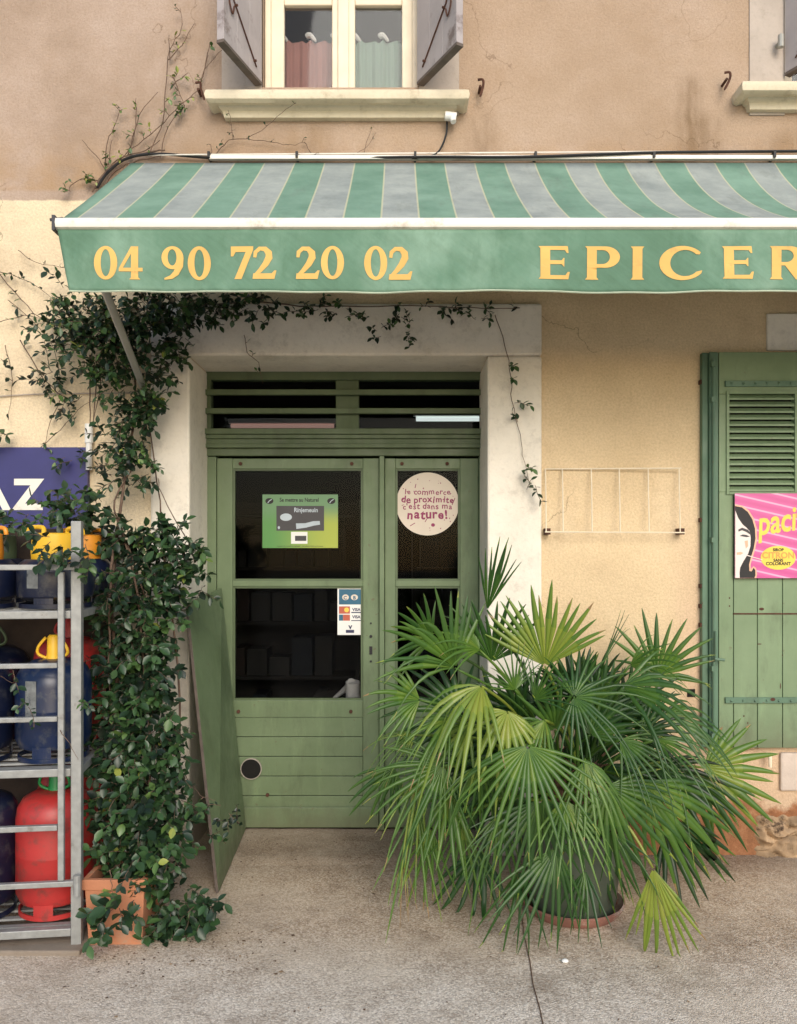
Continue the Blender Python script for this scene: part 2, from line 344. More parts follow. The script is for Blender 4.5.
def lathe(bm, prof, c=(0, 0, 0), n=40, mi=0):
    rings = []
    for r, z in prof:
        if r < 1e-5: rings.append([bm.verts.new((c[0], c[1], c[2]+z))])
        else: rings.append([bm.verts.new((c[0]+r*math.cos(2*math.pi*k/n), c[1]+r*math.sin(2*math.pi*k/n), c[2]+z)) for k in range(n)])
    for a, b in zip(rings, rings[1:]):
        for k in range(n):
            k2 = (k+1) % n
            vs = [a[0] if len(a) == 1 else a[k]] + ([a[k2]] if len(a) > 1 else []) + ([b[0]] if len(b) == 1 else [b[k2], b[k]])
            if len(vs) > 2:
                f = bm.faces.new(vs); f.material_index = mi
def wallgrid(bm, xs0, xs1, z0, z1, holes, y, depth, mi=0):
    xs = sorted({xs0, xs1, *[h[0] for h in holes], *[h[1] for h in holes]}); zs = sorted({z0, z1, *[h[2] for h in holes], *[h[3] for h in holes]})
    V = {}
    def v(x, yy, z):
        k = (round(x, 5), round(yy, 5), round(z, 5))
        if k not in V: V[k] = bm.verts.new((x, yy, z))
        return V[k]
    for a, b in zip(xs, xs[1:]):
        for c, d in zip(zs, zs[1:]):
            mx, mz = (a+b)/2, (c+d)/2
            if any(h[0] < mx < h[1] and h[2] < mz < h[3] for h in holes): continue
            bm.faces.new((v(a, y, c), v(b, y, c), v(b, y, d), v(a, y, d))).material_index = mi
    for h in holes:
        x0, x1, c, d = h; yb = y+depth
        for q in (((x0, c), (x0, d)), ((x0, d), (x1, d)), ((x1, d), (x1, c)), ((x1, c), (x0, c))):
            (ax, az), (bx, bz) = q
            f = [v(ax, y, az), bm.verts.new((ax, yb, az)), bm.verts.new((bx, yb, bz)), v(bx, y, bz)]
            bm.faces.new(f).material_index = mi
def poly(bm, loops, y, mi=0, fn=None):
    """flat outline in the x/z plane, facing the street; loops = [outer, hole...]"""
    L = [[Vector((p[0], p[1], 0)) for p in l] for l in loops]
    flat = [p for l in L for p in l]
    vs = [bm.verts.new(fn(p.x, p.y, y) if fn else (p.x, y, p.y)) for p in flat]
    for t in tessellate_polygon(L):
        a, b, c = (vs[i] for i in t)
        n = (b.co-a.co).cross(c.co-a.co)
        if n.length < 1e-12: continue
        f = bm.faces.new((a, b, c) if n.y < 0 else (a, c, b)); f.material_index = mi
def ell(cx, cz, rx, rz, a0=0, a1=360, n=32):
    full = abs(a1-a0) >= 360
    return [(cx+rx*math.cos(R(a0+(a1-a0)*i/n)), cz+rz*math.sin(R(a0+(a1-a0)*i/n))) for i in range(n if full else n+1)]
def stroke(pts, w):
    l, r = [], []
    for i, p in enumerate(pts):
        a = pts[max(i-1, 0)]; b = pts[min(i+1, len(pts)-1)]
        dx, dz = b[0]-a[0], b[1]-a[1]; q = math.hypot(dx, dz) or 1; ww = (w[i] if isinstance(w, (list, tuple)) else w)/2
        l.append((p[0]-dz/q*ww, p[1]+dx/q*ww)); r.append((p[0]+dz/q*ww, p[1]-dx/q*ww))
    return l + r[::-1]
def text(bm, body, x, z, size, y, mi=0, align='CENTER', bold=0, sx=1, fn=None, shear=0, rot=0):
    c = bpy.data.curves.new('t', 'FONT'); c.body = body; c.size = size; c.align_x = align; c.offset = bold; c.shear = shear; c.resolution_u = 3
    o = bpy.data.objects.new('t', c); COL.objects.link(o)
    dg = bpy.context.evaluated_depsgraph_get(); dg.update(); me = bpy.data.meshes.new_from_object(o.evaluated_get(dg))
    vs = []
    for v in me.vertices:
        px, pz = v.co.x*sx, v.co.y; px, pz = px*math.cos(rot)-pz*math.sin(rot), px*math.sin(rot)+pz*math.cos(rot)
        vs.append(bm.verts.new(fn(x+px, z+pz, y) if fn else (x+px, y, z+pz)))
    for p in me.polygons:
        try:
            f = bm.faces.new([vs[i] for i in p.vertices]); f.material_index = mi
            f.normal_update()
            if f.normal.y > 0: f.normal_flip()
        except ValueError: pass
    bpy.data.objects.remove(o); bpy.data.meshes.remove(me); bpy.data.curves.remove(c)
def smoothline(pts, sub=5):
    pts = [Vector(p) for p in pts]; out = []
    for i in range(len(pts)-1):
        p0 = pts[max(i-1, 0)]; p1 = pts[i]; p2 = pts[i+1]; p3 = pts[min(i+2, len(pts)-1)]
        for k in range(sub):
            t = k/sub
            out.append(.5*((2*p1)+(p2-p0)*t+(2*p0-5*p1+4*p2-p3)*t*t+(3*p1-p0-3*p2+p3)*t**3))
    out.append(pts[-1]); return out

# ================================================================== SETTING
bm = bmesh.new()
vs = [bm.verts.new(c) for c in ((-60, -60, 0), (60, -60, 0), (60, .02, 0), (-60, .02, 0))]; bm.faces.new(vs)
tag(link('ground', bm, 'ground'), kind='structure')
bm = bmesh.new()   # worn doorstep apron, a low ramp up to the threshold
nx, ny = 40, 14; g = []
for j in range(ny+1):
    y = -.17 + (.53+.0)*j/ny; row = []
    for i in range(nx+1):
        x = -1.03+1.46*i/nx
        e = min(1, j/3)
        yy = y + (.03*noise.noise(Vector((x*3, 1, 0))) if j == 0 else 0)
        row.append(bm.verts.new((x, yy, -.004 + e*(.012+.006*noise.noise(Vector((x*5, y*5, 3)))))))
    g.append(row)
for j in range(ny):
    for i in range(nx): bm.faces.new((g[j][i], g[j][i+1], g[j+1][i+1], g[j+1][i]))
tag(link('doorstep', bm, 'ground', smooth=True), kind='structure')
bm = bmesh.new()   # crack / joint running across the paving
pl = [(522, 915), (524, 935), (530, 962), (533, 985), (540, 1010), (546, 1040)]
pp = []
for px, py in pl:
    d = CH*F/(py-HY); pp.append(((px-CX)*d/F, d-CD))
L = [(x-.002-.001*random.random(), y) for x, y in pp]; Rr = [(x+.0015, y) for x, y in pp]
vs = [bm.verts.new((a, b, .004)) for a, b in L+Rr[::-1]]; bm.faces.new(vs)
tag(link('paving_joint', bm, 'litter'), kind='structure')

# ================================================================== HOUSE
house = empty('house', (0, 0, 0), 'rendered village house with beige upper wall, ochre lower wall and green shop door', 'house')
DX = lambda px: X(px, .36); DZ = lambda py: Z(py, .36)
JL, JR, LT = X(191), .437, Z(357)
bm = bmesh.new()
W1 = (X(262), X(419), 3.80, 5.0); W2 = (X(784), X(784)+.78, 3.83, 5.0)
wallgrid(bm, -9, 9, 0, 7, [(JL-.004, JR+.004, 0, LT+.004), W1, W2], 0, .36)
for f in list(bm.faces):
    pass
bmesh.ops.remove_doubles(bm, verts=bm.verts, dist=1e-4)
link('wall', bm, 'wall', house)
# stone door surround, with a chamfered, slightly irregular face
bm = bmesh.new()
def slab(x0, x1, z0, z1, y0=-.028, y1=.37): box(bm, x0, x1, y0, y1, z0, z1)
slab(X(152), JL, 0, Z(357)); slab(JR, X(541), 0, Z(357)); slab(X(152)-.0, X(541), Z(357)+.001, Z(305), -.03)
o = link('door_surround', bm, 'stone', house, bevel=.012)
# closed-in room behind
bm = bmesh.new()
for q in (box,): pass
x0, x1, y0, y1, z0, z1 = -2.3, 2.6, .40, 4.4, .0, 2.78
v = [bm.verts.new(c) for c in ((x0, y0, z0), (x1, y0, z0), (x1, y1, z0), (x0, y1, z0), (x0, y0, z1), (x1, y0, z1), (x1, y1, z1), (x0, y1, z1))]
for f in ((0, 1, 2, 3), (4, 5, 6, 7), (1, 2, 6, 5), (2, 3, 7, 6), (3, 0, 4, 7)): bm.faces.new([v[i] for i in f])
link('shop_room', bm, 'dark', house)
bm = bmesh.new()
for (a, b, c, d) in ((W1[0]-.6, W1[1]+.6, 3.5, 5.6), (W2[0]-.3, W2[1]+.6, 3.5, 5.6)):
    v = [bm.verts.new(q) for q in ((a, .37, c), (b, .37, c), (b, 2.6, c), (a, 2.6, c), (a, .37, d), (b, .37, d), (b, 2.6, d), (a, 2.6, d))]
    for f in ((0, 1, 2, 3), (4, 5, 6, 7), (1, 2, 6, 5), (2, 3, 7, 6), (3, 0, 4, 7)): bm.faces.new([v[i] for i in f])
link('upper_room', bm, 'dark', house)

# ---- transom over the door
tr = empty('door_transom', (0, 0, 0), None, None); tr.parent = house
bm = bmesh.new(); Yd = .36
box(bm, DX(203), DX(489), Yd-.03, Yd+.04, DZ(381), DZ(366))            # top rail
box(bm, DX(203), DX(212), Yd-.028, Yd+.04, DZ(431), DZ(381))
box(bm, DX(480), DX(489), Yd-.028, Yd+.04, DZ(431), DZ(381))
box(bm, DX(336), DX(359), Yd-.02, Yd+.04, DZ(431), DZ(381))
link('transom_frame', bm, 'doord', tr, bevel=.003)
for y0, y1 in ((391.5, 397), (410, 415.5)):
    bm = bmesh.new(); box(bm, DX(203), DX(489), Yd-.062, Yd-.034, DZ(y1), DZ(y0)); link('transom_bar', bm, 'doord', tr, bevel=.003)
for a, b in ((212, 336), (359, 480)):
    bm = bmesh.new(); box(bm, DX(a)+.001, DX(b)-.001, Yd+.01, Yd+.014, DZ(431)+.001, DZ(381)-.001); link('transom_pane', bm, 'glass', tr)
bm = bmesh.new()  # moulded cornice, stepped
for (a, b, o_) in ((430.5, 436, .075), (436, 440, .06), (440, 445, .045), (445, 449, .055), (449, 456.5, .03)):
    box(bm, DX(203), DX(489), Yd-o_, Yd+.04, DZ(b)+.0005, DZ(a))
link('cornice', bm, 'doord', tr, bevel=.002)
# ---- door frame
bm = bmesh.new()
box(bm, DX(203), DX(217), Yd-.02, Yd+.04, 0.012, DZ(457)); box(bm, DX(478.5), DX(489), Yd-.02, Yd+.04, 0.012, DZ(457))
box(bm, DX(379.5), DX(384.5), Yd-.045, Yd+.02, .014, DZ(457))
link('door_frame', bm, 'door', house, bevel=.003)
def leaf(name, xl, xr, gl, gr, gtop, gbot, bar0, bar1, planks):
    dr = empty(name, (DX(xl), Yd, 0), None, None); dr.parent = house
    ox = DX(xl)
    def B(bm, a, b, y0, y1, c, d): box(bm, a-ox, b-ox, y0-Yd, y1-Yd, c, d)
    bm = bmesh.new()
    B(bm, DX(xl)+.002, DX(gl), Yd-.012, Yd+.03, .016, DZ(458.5)); B(bm, DX(gr), DX(xr)-.002, Yd-.012, Yd+.03, .016, DZ(458.5))
    B(bm, DX(gl)+.0003, DX(gr)-.0003, Yd-.0115, Yd+.03, DZ(gtop), DZ(458.7))
    B(bm, DX(gl)+.0003, DX(gr)-.0003, Yd-.0115, Yd+.03, DZ(bar1), DZ(bar0))
    B(bm, DX(gl)+.0003, DX(gr)-.0003, Yd-.0115, Yd+.03, DZ(717), DZ(gbot))
    B(bm, DX(gl)+.0003, DX(gr)-.0003, Yd-.0115, Yd+.03, .0165, DZ(815))
    link('rail', bm, 'door', dr, bevel=.003)
    bm = bmesh.new()   # glazing beads
    for (a, b) in ((gtop, bar0), (bar1, gbot)):
        for q in ((DX(gl), DX(gl)+.012, DZ(b), DZ(a)), (DX(gr)-.012, DX(gr), DZ(b), DZ(a)), (DX(gl)+.012, DX(gr)-.012, DZ(a)-.01, DZ(a)), (DX(gl)+.012, DX(gr)-.012, DZ(b), DZ(b)+.01)):
            B(bm, q[0]+.0004, q[1]-.0004, Yd-.004, Yd+.02, q[2]+.0004, q[3]-.0004)
    link('glazing_bead', bm, 'doord', dr)
    for (a, b) in ((gtop, bar0), (bar1, gbot)):
        bm = bmesh.new(); B(bm, DX(gl)+.006, DX(gr)-.006, Yd+.008, Yd+.012, DZ(b)+.005, DZ(a)-.005); link('glass_pane', bm, 'glass', dr)
    zt, zb = DZ(717), DZ(815); h = (zt-zb)/planks
    bm = bmesh.new()
    for k in range(planks): B(bm, DX(gl)+.001, DX(gr)-.001, Yd-.007, Yd+.02, zb+k*h+.0016, zb+(k+1)*h-.0016)
    link('plank_panel', bm, 'door', dr, bevel=.0025)
    bm = bmesh.new(); B(bm, DX(gl)+.002, DX(gr)-.002, Yd+.001, Yd+.01, zb, zt); link('panel_backing', bm, 'hole', dr)
    bm = bmesh.new(); B(bm, DX(xl)+.004, DX(xr)-.004, Yd-.024, Yd-.0125, .02, DZ(806)); link('kick_board', bm, 'door', dr, bevel=.004)
    return dr, ox
dl, ox = leaf('shop_door', 217, 379.5, 233, 363, 469, 700, 580.5, 586.5, 5)
dr2, ox2 = leaf('shop_door', 384.5, 478.5, 395.5, 460, 469, 700, 580.5, 586.5, 5)
dr2['label'] = 'narrow right leaf of the green door behind the palm'; dl['label'] = 'wide left leaf of the green door'
bm = bmesh.new()
for px, py, r in ((371, 623, .005), (371, 636, .008), (371, 661, .006)):
    lathe(bm, [(0, 0), (r, 0), (r, .006), (0, .006)], n=12)
    for v_ in bm.verts:
        if v_.tag: continue
        v_.co = Vector((DX(px)-ox+v_.co.x, -.0125-v_.co.z, DZ(py)+v_.co.y)); v_.tag = True
box(bm, DX(369.5)-ox, DX(372.5)-ox, -.018, -.0125, DZ(654), DZ(646))
link('lock_plate', bm, 'ink', dl)
for d_, o_, ps in ((dl, ox, ((241, 464), (352, 464), (239, 711), (351, 711), (268, 794))), (dr2, ox2, ((402, 464), (447, 464)))):
    for px, py in ps:
        bm = bmesh.new(); tube(bm, [(DX(px)-o_, -.020, DZ(py)), (DX(px)-o_, -.0125, DZ(py))], .010, 8); link('stop_block', bm, 'rust', d_)
bm = bmesh.new()   # round pipe hole through the planks
c = P(251, 769, .34)
tube(bm, [(c.x-ox, -.004, c.z), (c.x-ox, -.021, c.z)], .052, 28); link('round_hole', bm, 'hole', dl)
bm = bmesh.new()
seg = 32
for k in range(seg):
    a0, a1 = 2*math.pi*k/seg, 2*math.pi*(k+1)/seg
    pts = []
    for a in (a0, a1):
        for r, y in ((.0525, -.0215), (.057, -.0215), (.057, -.008), (.0525, -.008)): pts.append((c.x-ox+r*math.cos(a), y, c.z+r*math.sin(a)))
    hexa(bm, [pts[0], pts[1], pts[2], pts[3], pts[4], pts[5], pts[6], pts[7]])
link('hole_rim', bm, 'conc', dl)

# ---- stone sills
def sill(x0, x1, dz, name='window_sill', parent=house):
    prof = [(0, 3.632), (.035, 3.632), (.04, 3.645), (.045, 3.66), (.06, 3.668), (.064, 3.676), (.10, 3.668), (.120, 3.678), (.126, 3.698), (.12, 3.72), (.10, 3.733), (-.1, 3.745)]
    bm = bmesh.new(); N = 26; rows = []
    for o_, z_ in prof:
        k = .85*max(o_, 0); row = [bm.verts.new((x0-k, .0, z_+dz))]
        for i in range(N+1):
            x = x0-k+(x1-x0+2*k)*i/N; w = .003*noise.noise(Vector((x*6, z_*30, 1)))
            row.append(bm.verts.new((x, -o_+w, z_+dz+w*.6)))
        row.append(bm.verts.new((x1+k, .0, z_+dz))); rows.append(row)
    for a, b in zip(rows, rows[1:]):
        for i in range(len(a)-1): bm.faces.new((a[i], a[i+1], b[i+1], b[i]))
    return link(name, bm, 'sill', parent, smooth=True)
# ---- upper windows
def upper_window(W, name, glx, parent=house):
    w = empty(name, (0, 0, 0), None, None); w.parent = parent
    Yw = .10; bm = bmesh.new(); s = lambda px: X(px, Yw)
    a, b, c, d = W; zt, zr = Z(5, Yw), Z(5, Yw)+.055
    e = [a+.002] + glx + [b-.002]
    for i in (0, 2, 4):
        pass
    cols = [(e[0], e[1]), (e[2], e[3]), (e[4], e[5])]
    for p, q in cols: box(bm, p, q, Yw, Yw+.05, c, d)
    for p, q in ((e[1], e[2]), (e[3], e[4])):
        box(bm, p+.0003, q-.0003, Yw+.001, Yw+.049, zt, zr); box(bm, p+.0003, q-.0003, Yw+.001, Yw+.049, c, 3.85)
        box(bm, p+.0003, q-.0003, Yw+.001, Yw+.049, d-.06, d)
    link('frame', bm, 'cream', w, bevel=.006)
    bm = bmesh.new()
    mid = (e[2]+e[3])/2
    box(bm, mid-.028, mid+.028, Yw-.018, Yw-.0005, c, d)
    for p, q in ((e[0], e[0]+.03), (e[5]-.03, e[5])): box(bm, p, q, Yw-.03, Yw-.0005, c, d)
    link('frame_moulding', bm, 'cream', w, bevel=.006)
    for p, q in ((e[1], e[2]), (e[3], e[4])):
        bm = bmesh.new(); box(bm, p-.005, q+.005, Yw+.022, Yw+.026, 3.84, d-.05); link('glass_pane', bm, 'glassu', w)
    return w
s_ = lambda px: X(px, .10)
upper_window(W1, 'upper_window', [s_(284), s_(332), s_(355), s_(402)])['label'] = 'upstairs window with pink and mint half curtains'
upper_window(W2, 'upper_window', [W2[0]+.09, W2[0]+.34, W2[0]+.44, W2[0]+.69])['label'] = 'upstairs window at the right edge of the photo'
for a, b in ((X(222), W1[0]+.0), (W1[1], X(459)), (X(749), W2[0]), (W2[1], W2[1]+.18)):
    bm = bmesh.new(); box(bm, a, b, -.008, .02, 3.66, 5.4); link('window_surround', bm, 'jamb', house)
sill(-.825, .235, 0)['label'] = 'long moulded stone sill above the phone number'
sill(1.755, 2.75, .04)['label'] = 'moulded stone sill cut off by the right edge'
def open_shutter(hx, ang, w, z0, label, mirror=1):
    sh = empty('open_shutter', (hx, -.012, z0), None, None, rz=ang); sh.parent = house; sh['label'] = label
    bm = bmesh.new()      # local x = along the leaf, towards the street
    for k in range(3): box(bm, k*w/3+.001, (k+1)*w/3-.001, -.018, .018, 0, 1.15)
    link('board', bm, 'mauve', sh, bevel=.002)
    bm = bmesh.new(); box(bm, 0, w, -.0185, .0185, -.014, -.0005); link('bottom_edge', bm, 'mauvee', sh)
    s = mirror
    bm = bmesh.new(); tube(bm, [(.06, .022*s, .04), (w*.75, .022*s, .22)], .0038, 6)
    for t in (.1, .95): tube(bm, [(.06+(w*.75-.06)*t, .013*s, .04+.18*t), (.06+(w*.75-.06)*t, .032*s, .04+.18*t)], .006, 6)
    link('iron_stay', bm, 'rust', sh)
    bm = bmesh.new(); ring = smoothline([(w*.75, .02*s, .22), (w*.84, .026*s, .26), (w*.9, .026*s, .2), (w*.82, .026*s, .15), (w*.75, .02*s, .2)], 4)
    tube(bm, ring, .004, 6); link('stay_ring', bm, 'rust', sh)
dL = Vector((X(222, -.34), -.34)) - Vector((X(260), 0)); dR = Vector((X(462, -.34), -.34)) - Vector((X(419), 0))
open_shutter(X(259), math.atan2(dL.y, dL.x), .36, 3.815, 'left mauve shutter of the curtained window, swung open', 1)
open_shutter(X(420), math.atan2(dR.y, dR.x), .36, 3.815, 'right mauve shutter of the curtained window, swung open', -1)
open_shutter(X(786), R(-62), .36, 3.86, 'mauve shutter at the top right corner, swung open', -1)
# iron hold-backs
def hook(px, py, tilt=0):
    bm = bmesh.new(); c = P(px, py)
    tube(bm, [(c.x, .01, c.z), (c.x, -.06, c.z)], .007, 6)
    tube(bm, smoothline([(c.x-.012, -.06, c.z+.03), (c.x+.012, -.065, c.z+.028), (c.x+.014, -.06, c.z), (c.x+tilt, -.055, c.z-.05)], 4), [.006]*12+[.004], 6)
    return link('shutter_hook', bm, 'rust', house)
hook(479, 93); hook(722, 86, -.01); hook(201, 96, .03)
bm = bmesh.new(); c = P(778, 45, -.02)
tube(bm, [(c.x, .0, c.z), (c.x, -.06, c.z)], .010, 8); tube(bm, [(c.x, -.05, c.z+.03), (c.x, -.05, c.z-.03)], .014, 10); link('latch_knob', bm, 'alu', house)
# small lintel over the closed shutters, cement block, cavity, metal stay
bm = bmesh.new(); box(bm, X(766), X(766)+1.0, -.012, .05, Z(351), Z(314)); link('shutter_lintel', bm, 'stone', house, bevel=.006)
bm = bmesh.new(); box(bm, X(779), X(779)+.5, -.02, .05, Z(790), Z(752)); link('cement_block', bm, 'cement', house, bevel=.008)
bm = bmesh.new(); box(bm, X(687), X(695), -.0025, .01, Z(697), Z(689)); link('fixing_hole', bm, 'hole', house)
bm = bmesh.new(); c = P(768, 756, -.03); tube(bm, [(c.x-.02, -.05, c.z+.015), (c.x+.02, -.05, c.z+.012)], .008, 8); tube(bm, [(c.x, -.05, c.z+.01), (c.x+.002, -.05, c.z-.05)], [.010, .007], 8); tube(bm, [(c.x, .01, c.z), (c.x, -.05, c.z)], .006, 6)
link('shutter_stop', bm, 'cream', house)
# rubble stones showing at the foot of the wall, where the render has fallen off
bm = bmesh.new(); NXr, NZr = 150, 36; g = []; x0r, x1r, z1r = X(752), X(752)+1.3, .205
for j in range(NZr+1):
    row = []
    for i in range(NXr+1):
        x = x0r+(x1r-x0r)*i/NXr; z = z1r*j/NZr; q = Vector((x*7, 3, z*11)); q += Vector((noise.noise(q*.9), 0, noise.noise(q*.9+Vector((9, 0, 0)))))*.5
        dd = noise.voronoi(q)[0]; h = min(.03, .09*max(0, dd[1]-dd[0]))+.010*noise.noise(Vector((x*45, z*45, 0)))
        e = min(1, (x-x0r)/.05+.4*noise.noise(Vector((z*20, 5, 0))), (z1r-z)/.03+.9*noise.noise(Vector((x*14, 2, 0)))); row.append(bm.verts.new((x, -.006-h*max(0, e)+.02*max(0, 1-e)-.0, z)))
    g.append(row)
for j in range(NZr):
    for i in range(NXr): bm.faces.new((g[j][i], g[j][i+1], g[j+1][i+1], g[j+1][i]))
link('exposed_stonework', bm, 'rubble', house, smooth=True)
# ---- big closed shutters on the right
Ys = -.045; SX = lambda px: X(px, Ys); SZ = lambda py: Z(py, Ys)
bm = bmesh.new(); z0, z1 = SZ(748), SZ(352)
box(bm, SX(703), SX(709), -.035, .0, z0, z1); box(bm, SX(709)+.0005, SX(718), -.05, .0, z0, z1)
xe = SX(718)+.89
box(bm, xe, xe+.075, -.05, 0, z0, z1)
link('shutter_frame', bm, 'shutd', house, bevel=.004)
def closed_leaf(x0, w, mirror, label):
    sh = empty('closed_shutter', (x0, Ys, z0), None, None); sh.parent = house; sh['label'] = label
    if mirror: sh.rotation_euler = (0, 0, 0)
    H = z1-z0; U = lambda py: SZ(py)-z0
    def mx(a, b): return (w-b, w-a) if mirror else (a, b)
    bm = bmesh.new(); edges = [0, .073, .19, .313, w]; lz0, lz1 = U(492), U(394); la, lb = .05, .37
    for a, b in zip(edges, edges[1:]):
        p, q = mx(a+.0015, b-.0015)
        if True:
            box(bm, p, q, -.0, .032, 0.0, lz0-.0006)
    p, q = mx(0.0015, w-.0015); box(bm, p, q, 0, .032, lz1+.0006, H)
    p, q = mx(0.0015, la); box(bm, p, q, 0, .032, lz0, lz1); p, q = mx(lb, w-.0015); box(bm, p, q, 0, .032, lz0, lz1)
    link('board', bm, 'shut', sh, bevel=.0025)
    bm = bmesh.new(); p, q = mx(.001, w-.001); box(bm, p, q, .031, .036, 0.002, H-.002); link('backing', bm, 'hole', sh)
    bm = bmesh.new(); n = 15; p, q = mx(la+.001, lb-.001)
    for k in range(n):
        zc = lz0+(lz1-lz0)*(k+.5)/n; h = (lz1-lz0)/n
        hexa(bm, [(p, -.004, zc-h*.42), (q, -.004, zc-h*.42), (q, .022, zc+h*.30), (p, .022, zc+h*.30), (p, -.004, zc-h*.12), (q, -.004, zc-h*.12), (q, .022, zc+h*.48), (p, .022, zc+h*.48)])
    link('louvre_panel', bm, 'shut', sh)
    bm = bmesh.new(); a_, b_ = mx(la-.012, lb+.012)
    for (c0, c1, d0, d1) in ((la-.014, la, lz0-.012, lz1+.012), (lb, lb+.014, lz0-.012, lz1+.012), (la, lb, lz1, lz1+.012), (la, lb, lz0-.012, lz0)):
        p, q = mx(c0, c1); box(bm, p+.0004, q-.0004, -.008, -.0006, d0, d1)
    link('louvre_trim', bm, 'shut', sh)
    for py in (700, 384):
        bm = bmesh.new(); p, q = mx(.03, w-.004); box(bm, p, q, -.011, -.0006, U(py)-.014, U(py)+.014)
        for k in range(7):
            t = p+(q-p)*(k+.5)/7; tube(bm, [(t, -.011, U(py)+random.uniform(-.004, .004)), (t, -.016, U(py))], .006, 6)
        link('hinge_strap', bm, 'shutd', sh, bevel=.001)
    bm = bmesh.new(); p, q = mx(.07, w); box(bm, p, q, -.0025, -.0006, U(614.5), U(613)); link('rust_line', bm, 'rust', sh)
    bm = bmesh.new(); rr = random.Random(5)
    for (t, py, a, b) in ((.2, 609, .02, .010), (.25, 699, .02, .012), (.30, 686, .004, .02), (.12, 716, .006, .006), (.14, 723, .004, .008), (.05, 598, .006, .006), (.05, 606, .006, .006), (.31, 655, .004, .004), (.19, 644, .018, .004)):
        p, q = mx(t, t+a); yy = -.012 if 695 < py < 704 else -.0015
        poly(bm, [ell((p+q)/2, U(py), a/1.6, b/1.4, n=9)], yy)
    link('rust_spot', bm, 'rust', sh)
    return sh
c1 = closed_leaf(SX(718)+.003, .44, False, 'closed louvred green shutter with the pink poster')
c2 = closed_leaf(SX(718)+.447, .44, True, 'closed louvred green shutter beyond the right edge of the photo')
bm = bmesh.new(); xr = SX(712)
tube(bm, [(xr, -.068, SZ(740)), (xr, -.068, SZ(360))], .0065, 8)
for py in (735, 668, 540, 400, 365): box(bm, xr-.012, xr+.012, -.074, -.049, SZ(py)-.012, SZ(py)+.012)
tube(bm, [(xr, -.07, SZ(660)), (xr, -.085, SZ(658)), (xr+.045, -.085, SZ(659))], .007, 8); tube(bm, [(xr+.003, -.085, SZ(630)), (xr+.003, -.08, SZ(660))], .006, 8)
link('bolt_rod', bm, 'shutd', house)
for py in (352+30, 520, 586, 606, 625):
    bm = bmesh.new(); c = P(701, py, -.02); box(bm, c.x-.006, c.x+.006, -.03, 0, c.z-.01, c.z+.01); link('frame_bracket', bm, 'rust', house)

# ================================================================== AWNING
awn = empty('awning', (0, 0, 3.43), 'green and grey striped shop awning with a phone number and name on its valance', 'awning')
AX0, AX1 = -1.315, 3.3; YF = -.9; ZT, ZB = 3.412, Z(221, YF)
def A(p): return (p[0], p[1], p[2]-3.43)
bm = bmesh.new(); NXA, NYA = 150, 14; rows = []
for j in range(NYA+1):
    t = j/NYA; row = []
    for i in range(NXA+1):
        x = AX0+(AX1-AX0)*i/NXA
        sag = (.008+.075*max(0, min(1, (x+.1)/1.8)))*math.sin(math.pi*t**.8)
        w = .006*noise.noise(Vector((x*3, t*1.5, 2)))*math.sin(math.pi*t)
        row.append(bm.verts.new((x+.012*t, -.03+(YF+.03)*t, ZT+(ZB-ZT)*t-sag+w-3.43)))
    rows.append(row)
for a, b in zip(rows, rows[1:]):
    for i in range(NXA): bm.faces.new((a[i], b[i], b[i+1], a[i+1]))
cv = link('canopy', bm, 'awn', awn, smooth='leaf'); md = cv.modifiers.new('s', 'SOLIDIFY'); md.thickness = .0012
bm = bmesh.new(); xl = X(58, YF)
prof = [(-.03, .0), (-.045, .008), (-.05, .025), (-.045, .042), (-.025, .05), (0.0, .046), (.01, .02), (0, .0)]
zb = Z(231.5, YF)
rings = []
for x in (xl, AX1+.05): rings.append([bm.verts.new((x, YF+a+.02, zb+b-3.43)) for a, b in prof])
n = len(prof)
for k in range(n): bm.faces.new((rings[0][k], rings[0][(k+1) % n], rings[1][(k+1) % n], rings[1][k]))
bm.faces.new(rings[0]); bm.faces.new(rings[1])
link('front_bar', bm, 'white', awn, smooth=True)
bm = bmesh.new(); box(bm, xl-.012, xl-.0005, YF-.03, YF+.03, zb-3.435, zb+.052-3.43); tube(bm, [(xl-.03, YF, zb+.045-3.43), (xl+.02, YF, zb+.05-3.43)], .006, 6); link('end_cap', bm, 'inkg', awn)
def vfn(x, z, off):
    t = (zb-z)/.25
    y = YF-.015 + .008*math.sin(x*7.3+t*2)*t + .0025*math.sin(x*17+3*t)*t + .0015*noise.noise(Vector((x*6, z*8, 0)))
    return Vector((x, y-off, z-3.43))
VL = lambda z: X(59, YF) + (zb-z)/.245*.05
bm = bmesh.new(); NX, NZ = 260, 14; rows = []
zbot = lambda x: Z(293, YF)+.0 + .0025*math.sin(x*5)+(.0012*math.sin(x*23))
for j in range(NZ+1):
    row = []
    for i in range(NX+1):
        u = i/NX; x0 = None
        zt_ = zb+.002; x = AX0+(AX1-AX0)*u; z = zt_+(zbot(x)-zt_)*j/NZ
        if i == 0: x = VL(z)
        elif i < 6: x = VL(z)+(AX0+(AX1-AX0)*6/NX-VL(z))*i/6
        row.append(bm.verts.new(vfn(x, z, 0)))
    rows.append(row)
for a, b in zip(rows, rows[1:]):
    for i in range(NX): bm.faces.new((a[i], b[i], b[i+1], a[i+1]))
vl = link('valance', bm, 'val', awn, smooth='leaf'); md = vl.modifiers.new('s', 'SOLIDIFY'); md.thickness = .001; md.offset = -1
bm = bmesh.new()
pts = [vfn(max(VL(zbot(AX0)), AX0+(AX1-AX0)*i/NX), zbot(AX0+(AX1-AX0)*i/NX), .001) for i in range(3, NX+1)]
tube(bm, pts, .0035, 5); link('valance_hem', bm, simple('pale_hem', (172, 186, 160), .8), vl)
